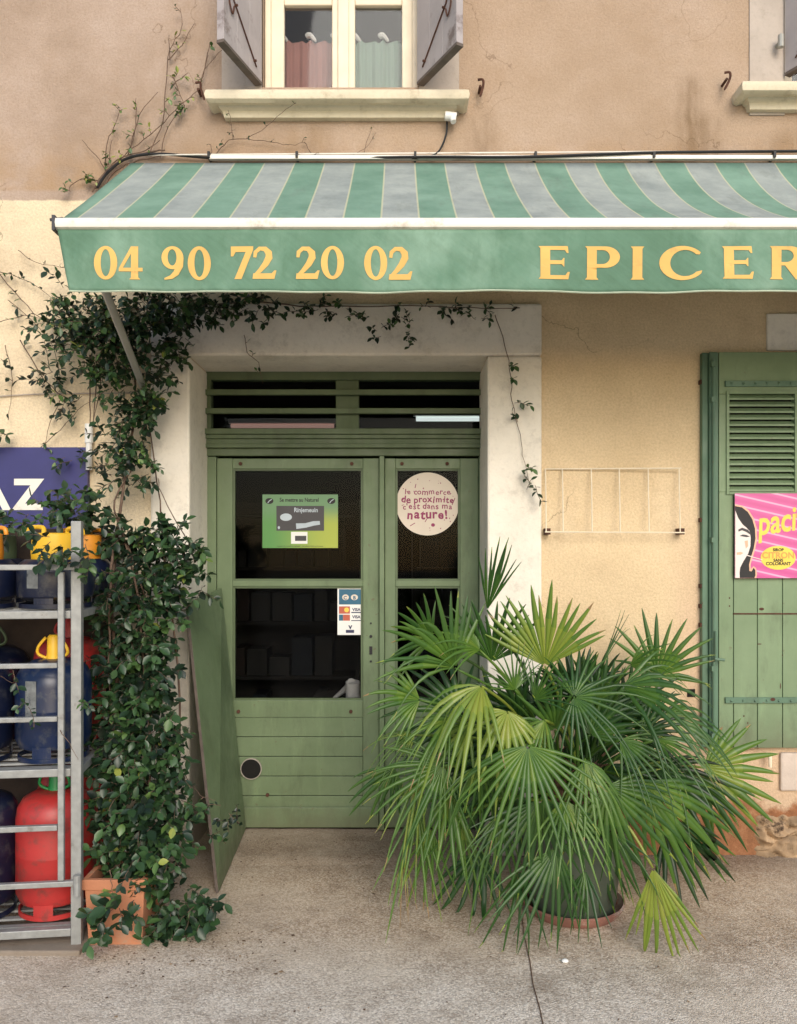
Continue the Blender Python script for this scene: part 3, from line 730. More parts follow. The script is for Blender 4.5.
# lettering painted on the valance
G = {}
G['0'] = (.68, [[ell(.34, .5, .34, .51), ell(.34, .5, .145, .41)[::-1]]])
G['4'] = (.72, [[[(0, .24), (0, .33), (.36, 1), (.57, 1), (.57, .35), (.70, .35), (.70, .24), (.57, .24), (.57, .06), (.63, 0), (.30, 0), (.36, .06), (.36, .24)], [(.12, .35), (.36, .35), (.36, .78)][::-1]]])
G['9'] = (.66, [[ell(.32, .66, .32, .345), ell(.31, .67, .13, .245)[::-1]], [stroke([(.545, .66), (.53, .42), (.42, .2), (.28, .08), (.08, .02)], [.20, .2, .17, .12, .05])]])
G['7'] = (.68, [[[(.02, 1.0), (.68, 1), (.68, .90), (.34, 0), (.13, 0), (.46, .83), (.16, .83), (.09, .70), (.02, .70)]]])
G['2'] = (.70, [[stroke([(.06, .66), (.08, .82), (.2, .93), (.36, .92), (.47, .8), (.48, .66), (.38, .46), (.22, .26), (.1, .14)], [.09, .12, .12, .15, .2, .21, .18, .13, .1])], [[(.0, 0), (.64, 0), (.70, .26), (.64, .26), (.56, .17), (.02, .17)]]])
G['E'] = (.96, [[[(0, 0), (.93, 0), (.97, .22), (.91, .22), (.84, .12), (.36, .115), (.36, .45), (.72, .45), (.78, .38), (.80, .38), (.80, .64), (.78, .64), (.72, .565), (.36, .565), (.36, .885), (.82, .88), (.88, .79), (.93, .79), (.91, 1), (0, 1), (.06, .93), (.06, .07)]]])
G['P'] = (1.08, [[[(0, 0), (.42, 0), (.36, .07), (.36, .36)] + ell(.62, .68, .46, .32, -90, 90, 16) + [(0, 1), (.06, .93), (.06, .07)], ([(.36, .47)] + ell(.54, .68, .23, .21, -90, 90, 12) + [(.36, .89)])[::-1]]])
G['I'] = (.42, [[[(0, 0), (.42, 0), (.36, .07), (.36, .93), (.42, 1), (0, 1), (.06, .93), (.06, .07)]]])
G['C'] = (1.36, [[ell(.72, .5, .72, .52, 38, 322, 30) + [(1.32, .27)] + ell(.80, .5, .46, .40, 318, 42, 26) + [(1.24, .76)]]])
G['R'] = (1.25, [[[(0, 0), (.42, 0), (.36, .07), (.36, .42), (.48, .42), (.82, 0), (1.28, 0), (.84, .45)] + ell(.62, .70, .42, .30, -52, 90, 14) + [(0, 1), (.06, .93), (.06, .07)], ([(.36, .52)] + ell(.52, .705, .22, .185, -90, 90, 12) + [(.36, .89)])[::-1]]])
def sign(bm, chars, base, H, sx):
    for ch, px in chars:
        w, pcs = G[ch]; x0 = X(px, YF-.02)
        for k, loops in enumerate(pcs):
            Ls = [[(x0+p[0]*H*sx, base+p[1]*H) for p in l] for l in loops]
            # densify so the paint follows the canvas
            LL = []
            for l in Ls:
                o2 = []
                for a, b in zip(l, l[1:]+l[:1]):
                    m_ = max(1, int(math.dist(a, b)/.012))
                    for q in range(m_): o2.append((a[0]+(b[0]-a[0])*q/m_, a[1]+(b[1]-a[1])*q/m_))
                LL.append(o2)
            poly(bm, LL, .0018+.0005*k, fn=vfn)
base = Z(279, YF-.02); H = Z(246, YF-.02)-base
cc = lambda v: 60+v/2.154
for ch, v in (('0', 73), ('4', 126), ('9', 218), ('0', 274), ('7', 366), ('2', 415), ('2', 508), ('0', 562), ('0', 655), ('2', 708)):
    bm = bmesh.new(); sign(bm, [(ch, cc(v))], base, H, 1.03); link('painted_digit', bm, 'gold', vl, smooth='leaf')
c3 = lambda v: 480+v/2.514
for ch, v in (('E', 147), ('P', 265), ('I', 380), ('C', 452), ('E', 609), ('R', 729), ('I', 868), ('E', 938)):
    bm = bmesh.new(); sign(bm, [(ch, c3(v))], base, H, .98); link('painted_letter', bm, 'gold', vl, smooth='leaf')
def arm(p, q, r=.013):
    bm = bmesh.new(); tube(bm, [A(p), A(q)], r, 12); tube(bm, [A(q), A((q[0], .0, q[2]))], r*1.2, 10); return link('support_arm', bm, 'alu', awn, smooth=True)
arm((X(103, -.86), -.86, Z(285, -.86)), (X(146, -.10), -.10, Z(394, -.10)), .0165)
arm((2.9, -.86, 2.5), (3.0, -.1, 2.3))
bm = bmesh.new(); tube(bm, [(X(150), -.03, Z(158)-3.43), (AX1, -.03, Z(152)-3.43)], .004, 6)
b0 = X(211); box(bm, b0, AX1, -.045, -.02, Z(163)-3.43, Z(159.5)-3.43); link('wall_rail', bm, 'white', awn)
for px in (211, 298, 415, 534, 651, 770):
    bm = bmesh.new(); c = P(px, 159, 0); box(bm, c.x-.006, c.x+.006, -.055, .0, c.z-.016-3.43, c.z+.012-3.43); link('rail_clip', bm, 'black', awn)
# cables
def cable(pts, r, label, mat='black', name='cable'):
    bm = bmesh.new(); tube(bm, smoothline(pts, 6), r, 6); return tag(link(name, bm, mat, smooth=True), label, 'cable')
cable([P(97, 188, -.03), P(108, 172, -.03), P(128, 158, -.03), P(160, 154, -.03), P(215, 158, -.02), P(300, 159, -.02), P(420, 157, -.05), P(520, 157, -.05), P(640, 153, -.05), P(700, 152, -.03), P(830, 151, -.03)], .007, 'black cable running along the wall just above the striped awning')
cable([P(447, 118, -.03), P(446, 135, -.03), P(438, 152, -.03), P(424, 158, -.03), P(412, 158, -.05)], .005, 'short black cable hanging from the white sensor below the window sill')
bm = bmesh.new(); c = P(450, 118, -.04); tube(bm, [(c.x-.025, -.05, c.z+.005), (c.x+.03, -.05, c.z-.002)], .022, 12); tube(bm, [(c.x+.01, -.06, c.z-.01), (c.x+.015, -.07, c.z-.035)], .014, 10)
tag(link('sensor', bm, 'whitep', smooth=True), 'small white sensor box under the right end of the window sill', 'sensor')

# ================================================================== PANE REFLECTIONS, LAMPS, SHOP FITTINGS
def reflection_panel(x0, x1, mat, label):  # reflection of the house opposite, modelled as a pleated sheet behind the pane
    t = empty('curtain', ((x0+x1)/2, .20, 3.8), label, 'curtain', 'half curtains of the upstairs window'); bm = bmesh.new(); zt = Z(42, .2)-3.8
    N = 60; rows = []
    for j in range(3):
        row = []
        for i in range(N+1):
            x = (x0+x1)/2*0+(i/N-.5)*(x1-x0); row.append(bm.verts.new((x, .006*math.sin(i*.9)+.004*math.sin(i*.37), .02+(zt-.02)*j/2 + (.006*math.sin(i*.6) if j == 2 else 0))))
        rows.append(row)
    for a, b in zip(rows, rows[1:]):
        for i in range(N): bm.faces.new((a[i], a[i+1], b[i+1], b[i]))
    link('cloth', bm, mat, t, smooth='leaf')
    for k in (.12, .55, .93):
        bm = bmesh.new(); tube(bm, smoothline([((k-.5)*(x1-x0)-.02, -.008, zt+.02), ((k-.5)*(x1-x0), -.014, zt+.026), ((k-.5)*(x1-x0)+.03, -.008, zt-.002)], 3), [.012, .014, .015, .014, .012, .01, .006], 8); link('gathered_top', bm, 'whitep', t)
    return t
reflection_panel(X(274, .2), X(340, .2), 'curtp', 'dusty pink half curtain behind the left pane of the upstairs window')
reflection_panel(X(347, .2), X(412, .2), 'curtm', 'mint green half curtain behind the right pane of the upstairs window')
def strip(x0, x1, y, z, mat, label):
    t = empty('tube_lamp', ((x0+x1)/2, y, z), label, 'lamp', 'strip lights inside the shop'); L = (x1-x0)/2
    bm = bmesh.new(); tube(bm, [(-L, 0, 0), (L, 0, 0)], .019, 12); link('lamp_tube', bm, mat, t, smooth=True)
    bm = bmesh.new(); box(bm, -L-.02, L+.02, -.03, .03, .022, .06); link('lamp_body', bm, 'whitep', t)
strip(X(416, 2.5), X(484, 2.5), 2.5, Z(419, 2.5), 'tube', 'lit white fluorescent tube seen through the right fanlight pane')
strip(X(231, 3.2), X(334, 3.2), 3.2, Z(426, 3.2), 'tube2', 'dim pinkish strip light seen through the left fanlight pane')  # stands in for a pink reflection in the pane; glowing strip added inside
def shelf_unit(x, y, w, label, seed):
    t = empty('shop_shelf', (x, y, 0), label, 'shelf', 'shelving units inside the shop'); bm = bmesh.new()
    box(bm, 0, .03, 0, .35, 0, 1.9); box(bm, w-.03, w, 0, .35, 0, 1.9); box(bm, .03, w-.03, .33, .35, 0, 1.9); link('side_panel', bm, 'dark2', t)
    for k in range(5):
        bm = bmesh.new(); box(bm, .031, w-.031, 0, .329, .1+k*.42, .125+k*.42); link('shelf_board', bm, 'dark2', t)
    r = random.Random(seed); names = ['dgoods_a', 'dgoods_b', 'dgoods_c']
    for k in range(4):
        bm = bmesh.new(); xx = .06
        while xx < w-.2:
            ww = r.uniform(.06, .16); box(bm, xx, xx+ww, .05, .3, .126+k*.42, .126+k*.42+r.uniform(.12, .32), r.randint(0, 2)); xx += ww+.02
        link('goods_row', bm, [GM[0], GM[1], GM[2]], t)
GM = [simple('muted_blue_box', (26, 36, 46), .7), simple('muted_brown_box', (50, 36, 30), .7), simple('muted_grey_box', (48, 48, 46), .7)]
shelf_unit(-1.6, 2.2, 1.3, 'dark shop shelving with packets behind the wide left door pane', 1)
shelf_unit(.1, 1.8, 1.2, 'dark shop shelving with packets behind the narrow right door pane', 2)
bm = bmesh.new(); tube(bm, [(X(333, .7), .7, Z(699, .7)), (X(347, .65), .65, Z(688, .65)), (X(352, .6), .6, Z(683, .6))], [.008, .02, .03], 10)
tube(bm, [(X(353, .62), .60, Z(682, .6)), (X(353, .62), .62, Z(700, .62))], .042, 14)
tag(link('paper_roll', bm, 'whitep', smooth=True), 'white rolled paper lying low inside the left door pane', 'roll')
# counter holding the roll
bm = bmesh.new(); box(bm, -.5, .5, .5, .95, 0, Z(700, .62)-.0); tag(link('shop_counter', bm, 'dark2', bevel=.005), 'low dark counter just inside the glazed door', 'counter')

# ================================================================== STICKERS AND POSTERS
Yg = Yd+.004
gx = lambda px: X(px, Yg); gz = lambda py: Z(py, Yg)
def card(x0, x1, z0, z1, y, mat, name, label, cat='poster', th=.0015):
    bm = bmesh.new(); box(bm, x0, x1, y-th, y, z0, z1); return tag(link(name, bm, mat), label, cat)
p1 = card(gx(262.5), gx(338), gz(548), gz(494.5), Yg, 'lime', 'door_poster', 'lime green poster with a dark centre panel taped inside the wide left door pane')
q = lambda v: 255+v/8.856; qz = lambda v: 485+v/8.856
bm = bmesh.new(); y = Yg-.0022; box(bm, gx(q(190)), gx(q(612)), y, Yg-.0016, gz(qz(405)), gz(qz(185))); link('poster_panel', bm, 'inkg', p1)
bm = bmesh.new(); y = Yg-.0027
text(bm, 'Se mettre au Naturel', gx(q(392)), gz(qz(148)), .030, Yg-.0022, 0, bold=.0006, sx=.82)
poly(bm, [ell(gx(q(128)), gz(qz(142)), .022, .016)], Yg-.0023); poly(bm, [ell(gx(q(676)), gz(qz(142)), .022, .016)], Yg-.0023)
text(bm, 'ouvert du lundi au samedi - produits frais et locaux', gx(q(400)), gz(qz(548)), .012, Yg-.0022, 0)
link('black_print', bm, 'ink', p1)
bm = bmesh.new()
text(bm, 'Rinjemeuin', gx(q(452)), gz(qz(240)), .034, y, 0, bold=.0006, sx=.85)
poly(bm, [ell(gx(q(275)), gz(qz(285)), .032, .020)], y)
poly(bm, [stroke([(gx(q(365)), gz(qz(365))), (gx(q(450)), gz(qz(358))), (gx(q(520)), gz(qz(340))), (gx(q(575)), gz(qz(335)))], [.03, .024, .024, .02])], y)
poly(bm, [ell(gx(q(212)), gz(qz(378)), .006, .008)], y)
for sx_ in (128, 676): poly(bm, [stroke([(gx(q(sx_-15)), gz(qz(160))), (gx(q(sx_)), gz(qz(140))), (gx(q(sx_+20)), gz(qz(128)))], .004)], y)
link('pale_print', bm, 'pale', p1)
bm = bmesh.new(); box(bm, gx(q(320)), gx(q(465)), Yg-.0022, Yg-.0016, gz(qz(520)), gz(qz(415))); link('white_label', bm, 'whitep', p1)
bm = bmesh.new(); box(bm, gx(q(355)), gx(q(455)), Yg-.003, Yg-.0023, gz(qz(495)), gz(qz(450))); link('label_picture', bm, 'inkg', p1)
# round sticker
cxs, czs, rr_ = gx(427.5), gz(504), 31.5*4.364/808
bm = bmesh.new(); tube(bm, [(cxs, Yg, czs), (cxs, Yg-.0015, czs)], rr_, 56)
p2 = tag(link('round_sticker', bm, 'disc'), 'round cream sticker with magenta handwriting on the narrow right door pane', 'sticker')
bm = bmesh.new(); y = Yg-.0022
def hand(s_, py, size, bold, jit=7):
    r = random.Random(len(s_)*jit)
    w = [ .0]; xs = 0; adv = {'i': .32, 'l': .32, '!': .38, "'": .25, 'm': .86, 't': .42, 'r': .42, 'j': .3, ' ': .3, 's': .5, 'c': .5}
    tot = sum(adv.get(c, .56) for c in s_)*size; x = cxs-tot/2
    for c in s_:
        a = adv.get(c, .56)*size
        if c != ' ': text(bm, c, x+a/2, gz(py)+r.uniform(-.003, .003), size*r.uniform(.9, 1.12), y, 0, bold=bold, rot=r.uniform(-.12, .12))
        x += a
hand('le commerce', 494.5, .042, .0006); hand('de proximite', 502.5, .048, .0012); hand("c'est dans ma", 509, .042, .0008); hand('nature!', 518.5, .066, .0022)
link('handwriting', bm, 'mag', p2); bm = bmesh.new()
r = random.Random(4)
for k in range(26):
    a = r.uniform(0, 6.28); t = r.uniform(.72, .92) if k < 22 else r.uniform(.5, .6)
    px, pz = cxs+math.cos(a)*rr_*t, czs+math.sin(a)*rr_*t; s2 = r.uniform(.002, .005); b = r.uniform(0, 3)
    poly(bm, [[(px+s2*math.cos(b+j*2.09), pz+s2*math.sin(b+j*2.09)*1.2) for j in range(3)]], y)
for (a, b) in (((410, 526), (415, 523)), ((425, 522), (428, 517)), ((452, 505), (455, 498)), ((415, 488), (416, 484))):
    poly(bm, [stroke([(gx(a[0]), gz(a[1])), (gx(b[0]), gz(b[1]))], .004)], y)
poly(bm, [ell(gx(433), gz(525), .011, .010, n=8)], y)
link('confetti_print', bm, 'mag', p2)
# card payment sticker
k_ = lambda v: 330+v/15.75; kz = lambda v: 580+v/15.75
p3 = card(gx(k_(118)), gx(k_(508)), gz(kz(865)), gz(kz(105)), Yg, 'whitep', 'payment_sticker', 'white sticker of accepted payment cards at the right edge of the left door pane', 'sticker')
def prt(name, mat, rects=(), fn=None, y=Yg-.0022):
    bm = bmesh.new()
    for (a, b, c, d) in rects: poly(bm, [[(gx(k_(a)), gz(kz(d))), (gx(k_(b)), gz(kz(d))), (gx(k_(b)), gz(kz(c))), (gx(k_(a)), gz(kz(c)))]], y)
    if fn: fn(bm, y)
    link(name, bm, mat, p3)
prt('blue_print', 'bprint', [(142, 488, 145, 385), (142, 205, 545, 640)])
prt('red_print', 'rprint', [(142, 315, 415, 530), (206, 315, 545, 640)])
def cb(bm, y):
    poly(bm, [ell(gx(k_(245)), gz(kz(272)), .018, .0155)], y); poly(bm, [ell(gx(k_(385)), gz(kz(272)), .019, .0155)], y)
prt('emblem', 'disc', fn=cb, y=Yg-.0028)
prt('emblem_letter', 'bprint', fn=lambda bm, y: (text(bm, 'C', gx(k_(240)), gz(kz(305)), .026, y, 0, bold=.001), text(bm, 'B', gx(k_(385)), gz(kz(305)), .026, y, 0, bold=.001)), y=Yg-.0034)
prt('emblem_dot', 'yprint', fn=lambda bm, y: poly(bm, [ell(gx(k_(262)), gz(kz(470)), .013, .013)], y), y=Yg-.0028)
def navy(bm, y):
    for v in (465, 580): text(bm, 'VISA', gx(k_(415)), gz(kz(v+22)), .022, y, 0, bold=.0008)
    text(bm, 'V', gx(k_(320)), gz(kz(770)), .026, y, 0, bold=.002)
prt('navy_print', 'nprint', [(335, 490, 503, 520), (335, 490, 632, 645), (250, 380, 785, 832)], fn=navy)
# pink poster on the shutter
Yp = Ys-.018
ux = lambda v: X(720+v/7.883, Yp); uz = lambda v: Z(470+v/7.883, Yp)
p4 = card(ux(115), ux(115)+.66, uz(852), uz(185), Yp, 'pink', 'shutter_poster', 'bright pink drink poster with half a dark haired drawn face, fixed on the green shutter', th=.004)
def pp4(name, mat, loops, k, fn=None):
    bm = bmesh.new()
    for l in loops: poly(bm, [[(ux(a), uz(b)) for a, b in l]], Yp-.0045-k*.0006)
    if fn: fn(bm, Yp-.0045-k*.0006)
    link(name, bm, mat, p4)
hair = [(116, 285), (170, 295), (215, 330), (252, 390), (272, 460), (276, 540), (262, 620), (240, 690), (226, 745), (228, 795), (245, 800), (262, 770), (275, 790), (276, 830), (268, 850), (117, 850)]
outl = [(116, 272), (175, 282), (224, 318), (264, 382), (286, 458), (290, 545), (274, 625), (252, 695), (238, 745), (240, 780), (262, 758), (282, 775), (290, 820), (284, 851), (116, 851)]
pp4('outline_print', 'peach', [outl], 0); pp4('hair_print', 'ink', [hair], 1)
pp4('face_print', 'skin', [[(117, 320), (140, 380), (175, 430), (205, 455), (228, 480), (238, 530), (236, 600), (218, 660), (180, 720), (155, 770), (150, 810), (152, 850), (117, 850)]], 2)
pp4('eye_print', 'inkg', [[(140, 470), (170, 455), (215, 470), (240, 500), (238, 512), (205, 490), (170, 475), (142, 486)], [(150, 520), (175, 508), (205, 512), (232, 524), (205, 530), (175, 524)]], 3)
pp4('lip_print', 'peach', [[(128, 650), (160, 645), (180, 655), (158, 668), (128, 668)], [(190, 560), (215, 555), (218, 600), (200, 620)]], 3)
pp4('straw_print', 'skin', [[(205, 668), (330, 706), (330, 711), (205, 675)]], 3)
pp4('oval_print', 'yprint', [[(455+138*math.cos(t*.2), 692+94*math.sin(t*.2)) for t in range(31)]], 1)
pp4('brand_print', 'yprint', [], 1, lambda bm, y: text(bm, 'pacific', ux(296), uz(512), .165, y, 0, 'LEFT', bold=.0035, sx=.72, shear=.25, rot=.14))
pp4('small_print', 'oprint', [], 2, lambda bm, y: text(bm, 'CITRON', ux(455), uz(695), .042, y, 0, bold=.001, sx=1.0))
def sm(bm, y):
    text(bm, 'SIROP', ux(455), uz(640), .02, y, 0, bold=.0008); text(bm, 'SANS', ux(455), uz(722), .02, y, 0, bold=.0008); text(bm, 'COLORANT', ux(455), uz(750), .022, y, 0, bold=.0008)
pp4('black_print', 'ink', [], 2, sm)

# ================================================================== GAS SIGN, CONDUIT, WIRE RACK, LEANING PANEL
gs = empty('shop_sign', (-1.7, -.02, 1.85), 'dark blue enamel sign with white capital letters above the gas bottle rack', 'sign')
bm = bmesh.new(); box(bm, X(-105)+1.7, X(90)+1.7, -.012, .018, Z(530)-1.85, Z(448)-1.85); link('sign_board', bm, 'signb', gs, bevel=.003)
for ch, px in (('G', -46), ('A', -4), ('Z', 31)):
    bm = bmesh.new(); text(bm, ch, X(px)+1.7, Z(509)-1.85, .205, -.0145, 0, bold=.007, sx=1.05 if ch != 'A' else 1.15); link('white_letter', bm, 'white', gs)
bm = bmesh.new(); tube(bm, [P(89, 443, -.03), P(89, 424, -.03)], .02, 14); tube(bm, [P(89, 470, -.03), P(89, 443.2, -.03)], .015, 14)
tag(link('conduit', bm, 'whitep', smooth=True), 'short pale plastic conduit on the wall beside the blue sign', 'pipe')
cable([P(-20, 398, -.01), P(40, 394, -.01), P(150, 393, -.01)], .003, 'thin pale wire across the left wall above the blue sign', 'jamb', 'wire')
bm = bmesh.new()
Yr = -.06; zt, zb_ = Z(468, Yr), Z(532, Yr)
xs = [X(v, Yr) for v in (547, 564, 593, 621, 650, 681)]
tube(bm, [(xs[0], -.01, zt), (xs[-1]+.01, -.035, zt+.002)], .0034, 6); tube(bm, [(xs[0]-.01, Yr, zb_), (xs[-1]+.02, Yr, zb_-.003)], .0034, 6)
for i, x in enumerate(xs): tube(bm, [(x, -.015-.004*i, zt), (x-.003, -.045, zt-.1), (x-.004, Yr, zb_)], .003, 6)
wr = empty('wire_rack', (xs[0], 0, zb_), 'empty cream wire display rack fixed on the ochre wall right of the door', 'wire rack')
o = link('wire_frame', bm, 'cream', wr); o.location = (-xs[0], 0, -zb_)
for px in (547, 680):
    bm = bmesh.new(); c = P(px, 531, -.03); box(bm, c.x-.012-xs[0], c.x+.012-xs[0], -.06, 0, -.012, .018); link('bracket', bm, 'rust', wr)
def leanpanel():
    A0 = Vector((-.789, -.45, .004)); B0 = Vector((-.815, .318, .02)); C0 = Vector((-.998, -.17, Z(603, -.17))); D0 = Vector((-.940, .30, Z(588, .30)))
    n = (B0-A0).cross(C0-A0).normalized()
    if n.x < 0: n = -n
    th = n*.014; bm = bmesh.new(); hexa(bm, [p-A0 for p in (A0-th, B0-th, D0-th, C0-th, A0, B0, D0, C0)])
    e = empty('wooden_panel', A0, 'loose green painted panel leaning in the doorway left of the door', 'panel')
    link('board', bm, 'door', e, bevel=.003)
    bm = bmesh.new(); a, b, c_ = A0-th*.5, C0-th*.5, n
    f = (B0-A0).normalized()*.003
    hexa(bm, [p-A0 for p in (A0-th*.95-f, A0-th*.05-f, A0-th*.05-f*.1, A0-th*.95-f*.1, C0-th*.95-f, C0-th*.05-f, C0-th*.05-f*.1, C0-th*.95-f*.1)]); link('raw_edge', bm, 'mauvee', e)
leanpanel()

# ================================================================== GAS BOTTLE RACK
RO = Vector((-1.217, -.95, 0)); ra = R(7)
rack = empty('gas_bottle_rack', RO, 'galvanised steel cage rack holding gas bottles in three tiers', 'rack', rz=ra)
zr = lambda py: Z(py, -.95)
def rb(name, x0, x1, y0, y1, z0, z1, bev=.003):
    bm = bmesh.new(); box(bm, x0, x1, y0, y1, z0, z1); return link(name, bm, 'galv', rack, bevel=bev)
DR = .66; WR = 1.15
for x in (-.02, -WR):
    for y in (0, DR): rb('post', x, x+.038, y, y+.038, .012 if y == 0 and x == -.02 else .0, zr(521))
for zc in (zr(615), zr(773), zr(933)):
    for y in (.004, DR+.004): rb('shelf_rail', -WR+.039, -.021, y, y+.03, zc-.014, zc+.016)
    for x in (-.016, -WR+.004): rb('side_rail', x, x+.03, .039, DR-.001, zc-.014, zc+.016)
    bm = bmesh.new()
    for k in range(8): box(bm, -WR+.04, -.022, .05+k*.075, .075+k*.075, zc+.004, zc+.012)
    link('shelf_grid', bm, 'galv', rack)
bm = bmesh.new(); box(bm, -WR+.04, -.022, DR+.036, DR+.05, .05, zr(521)-.01); link('back_panel', bm, 'plank', rack)  # brown board, added full height to give the deep shade behind the bottles
gate = empty('gate', (0, 0, 0), None, None); gate.parent = rack
GX = X(59.5, -.98)-RO.x
def gb(x0, x1, z0, z1, y=-.026):
    bm = bmesh.new(); box(bm, x0, x1, y, y+.022, z0, z1); link('gate_bar', bm, 'galv', gate, bevel=.003)
gb(GX-.010, GX+.012, zr(881)+.012, zr(569)-.012)
gb(-WR+.02, GX-.012, zr(667), zr(662)); gb(-WR+.02, GX-.012, zr(720), zr(715)); gb(-WR+.02, GX-.012, zr(828), zr(822.5))
gb(-WR+.02, .0, zr(884), zr(878.5)); gb(-WR+.02, -.0, zr(570), zr(564.5))
bm = bmesh.new(); tube(bm, [(.012, -.03, zr(892)), (.012, -.03, zr(872))], .014, 10); link('hinge_pin', bm, 'galv', rack)
bm = bmesh.new(); box(bm, -.045, .045, -.03, .07, 0.001, .012); link('foot_plate', bm, 'rust', rack, bevel=.002)
bm = bmesh.new(); box(bm, -1.62, -1.185, -1.0, -.72, -.01, .0005+.018)
tag(link('concrete_slab', bm, 'conc', bevel=.006), 'thin concrete slab under the front foot of the gas rack', 'slab')
# bottles
def bottle(name, loc, r, h, body, cap, label, small=False, capstyle='ring', group='gas bottles in the cage rack'):
    t = empty(name, loc, label, 'gas bottle', group)
    bm = bmesh.new()
    if small: pr = [(0, .03), (r*.8, .03), (r*.97, .045), (r, .07), (r, h-.05), (r*.95, h-.02), (r*.8, h), (0, h+.005)]
    else: pr = [(0, .035), (r*.7, .035), (r*.9, .05), (r, .085), (r, h*.5), (r*1.003, h*.5+.002), (r, h*.5+.004), (r, h-.10), (r*.96, h-.06), (r*.82, h-.025), (r*.55, h-.004), (r*.3, h), (0, h+.004)]
    lathe(bm, pr, n=44); link('cylinder_body', bm, body, t, smooth=True)
    bm = bmesh.new(); n = 44; fr = r*.93
    lathe(bm, [(fr-.006, .0), (fr, .0), (fr, .018), (fr-.006, .018), (fr-.006, .0)], n=n)
    for k in range(3):
        a0 = k*2.094+.3
        for q in range(5):
            a, b = a0+q*.11, a0+(q+1)*.11
            pts = [(rr2*math.cos(aa), rr2*math.sin(aa), zz) for zz in (.0185, .062) for aa, rr2 in ((a, fr-.004), (b, fr-.004), (b, fr), (a, fr))]
            hexa(bm, pts)
    link('foot_ring', bm, body, t, smooth=True)
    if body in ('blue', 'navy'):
        bm = bmesh.new(); a0, a1 = -1.95, -1.62  # grey strip paints the bottle's highlight together with its worn label
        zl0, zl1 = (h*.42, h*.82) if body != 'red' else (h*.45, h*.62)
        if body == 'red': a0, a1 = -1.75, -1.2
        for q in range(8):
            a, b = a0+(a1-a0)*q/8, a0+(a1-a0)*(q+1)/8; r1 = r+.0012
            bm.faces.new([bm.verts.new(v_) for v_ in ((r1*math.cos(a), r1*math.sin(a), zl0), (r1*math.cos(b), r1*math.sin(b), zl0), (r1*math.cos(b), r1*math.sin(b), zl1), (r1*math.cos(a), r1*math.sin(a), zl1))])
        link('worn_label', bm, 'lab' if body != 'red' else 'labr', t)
    if capstyle == 'shroud':
        bm = bmesh.new(); z = h
        lathe(bm, [(r*.62, z-.005), (r*.64, z+.03), (r*.60, z+.10), (r*.54, z+.105), (r*.56, z+.03), (r*.3, z+.02)], n=32)
        link('valve_guard', bm, cap, t, smooth=True)
        for k in range(2):
            bm = bmesh.new(); a = 1.0+k*3.14159; p = Vector((math.cos(a), math.sin(a), 0)); s2 = Vector((-p.y, p.x, 0))
            tube(bm, smoothline([p*r*.6-s2*.05+Vector((0, 0, z+.1)), p*r*.58-s2*.04+Vector((0, 0, z+.125)), p*r*.58+s2*.04+Vector((0, 0, z+.125)), p*r*.6+s2*.05+Vector((0, 0, z+.1))], 4), .009, 8)
            link('carry_handle', bm, cap, t, smooth=True)
        bm = bmesh.new(); tube(bm, [(0, 0, z), (0, 0, z+.07)], [.03, .022], 12); link('valve', bm, 'alu', t, smooth=True)
    else:
        z = h
        bm = bmesh.new(); tube(bm, [(0, 0, z-.005), (0, 0, z+.02), (0, 0, z+.085), (0, 0, z+.095)], [.032, .027, .025, .018], 16); link('valve_cap', bm, cap, t, smooth=True)
        for s2 in (-1, 1):
            bm = bmesh.new(); tube(bm, smoothline([(s2*.028, -.01, z+.085), (s2*.055, -.015, z+.05), (s2*.058, -.012, z+.02), (s2*.025, -.01, z+.002)], 5), .006, 8)
            link('cap_handle', bm, cap, t, smooth=True)
    return t
def rp(px, Y, z): return Vector((X(px, Y), Y, z))
GB = 'gas bottles in the cage rack'
S1, S2, S3 = zr(615)+.018, zr(773)+.018, zr(933)+.018
# bottom tier
bottle('gas_bottle', rp(56, -.76, S3), .148, .47, 'red', 'grn', 'red gas bottle with green cap standing at the front of the bottom shelf', group=GB)
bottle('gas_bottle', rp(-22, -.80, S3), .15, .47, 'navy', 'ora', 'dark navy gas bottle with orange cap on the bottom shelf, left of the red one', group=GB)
bottle('gas_bottle', rp(74, -.42, S3), .148, .49, 'red', 'grn', 'red gas bottle half hidden in the back row of the bottom shelf', group=GB)
# middle tier
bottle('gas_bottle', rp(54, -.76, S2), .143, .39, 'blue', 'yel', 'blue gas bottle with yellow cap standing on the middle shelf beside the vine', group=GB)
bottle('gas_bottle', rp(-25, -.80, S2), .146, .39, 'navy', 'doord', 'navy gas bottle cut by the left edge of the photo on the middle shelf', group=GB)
bottle('gas_bottle', rp(70, -.42, S2), .15, .44, 'red', 'red', 'dark red gas bottle behind the blue one on the middle shelf', group=GB)
# top tier
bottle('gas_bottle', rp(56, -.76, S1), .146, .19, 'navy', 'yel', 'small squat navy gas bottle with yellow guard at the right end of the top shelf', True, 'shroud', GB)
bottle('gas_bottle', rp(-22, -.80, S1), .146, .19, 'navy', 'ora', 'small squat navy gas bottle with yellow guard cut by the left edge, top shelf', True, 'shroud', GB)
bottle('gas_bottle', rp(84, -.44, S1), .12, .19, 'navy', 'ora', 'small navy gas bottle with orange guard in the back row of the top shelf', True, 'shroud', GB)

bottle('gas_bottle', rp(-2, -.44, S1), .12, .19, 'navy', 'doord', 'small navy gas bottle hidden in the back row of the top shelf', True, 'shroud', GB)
bottle('gas_bottle', rp(-6, -.42, S2), .145, .40, 'navy', 'doord', 'navy gas bottle in the back row of the middle shelf', group=GB)
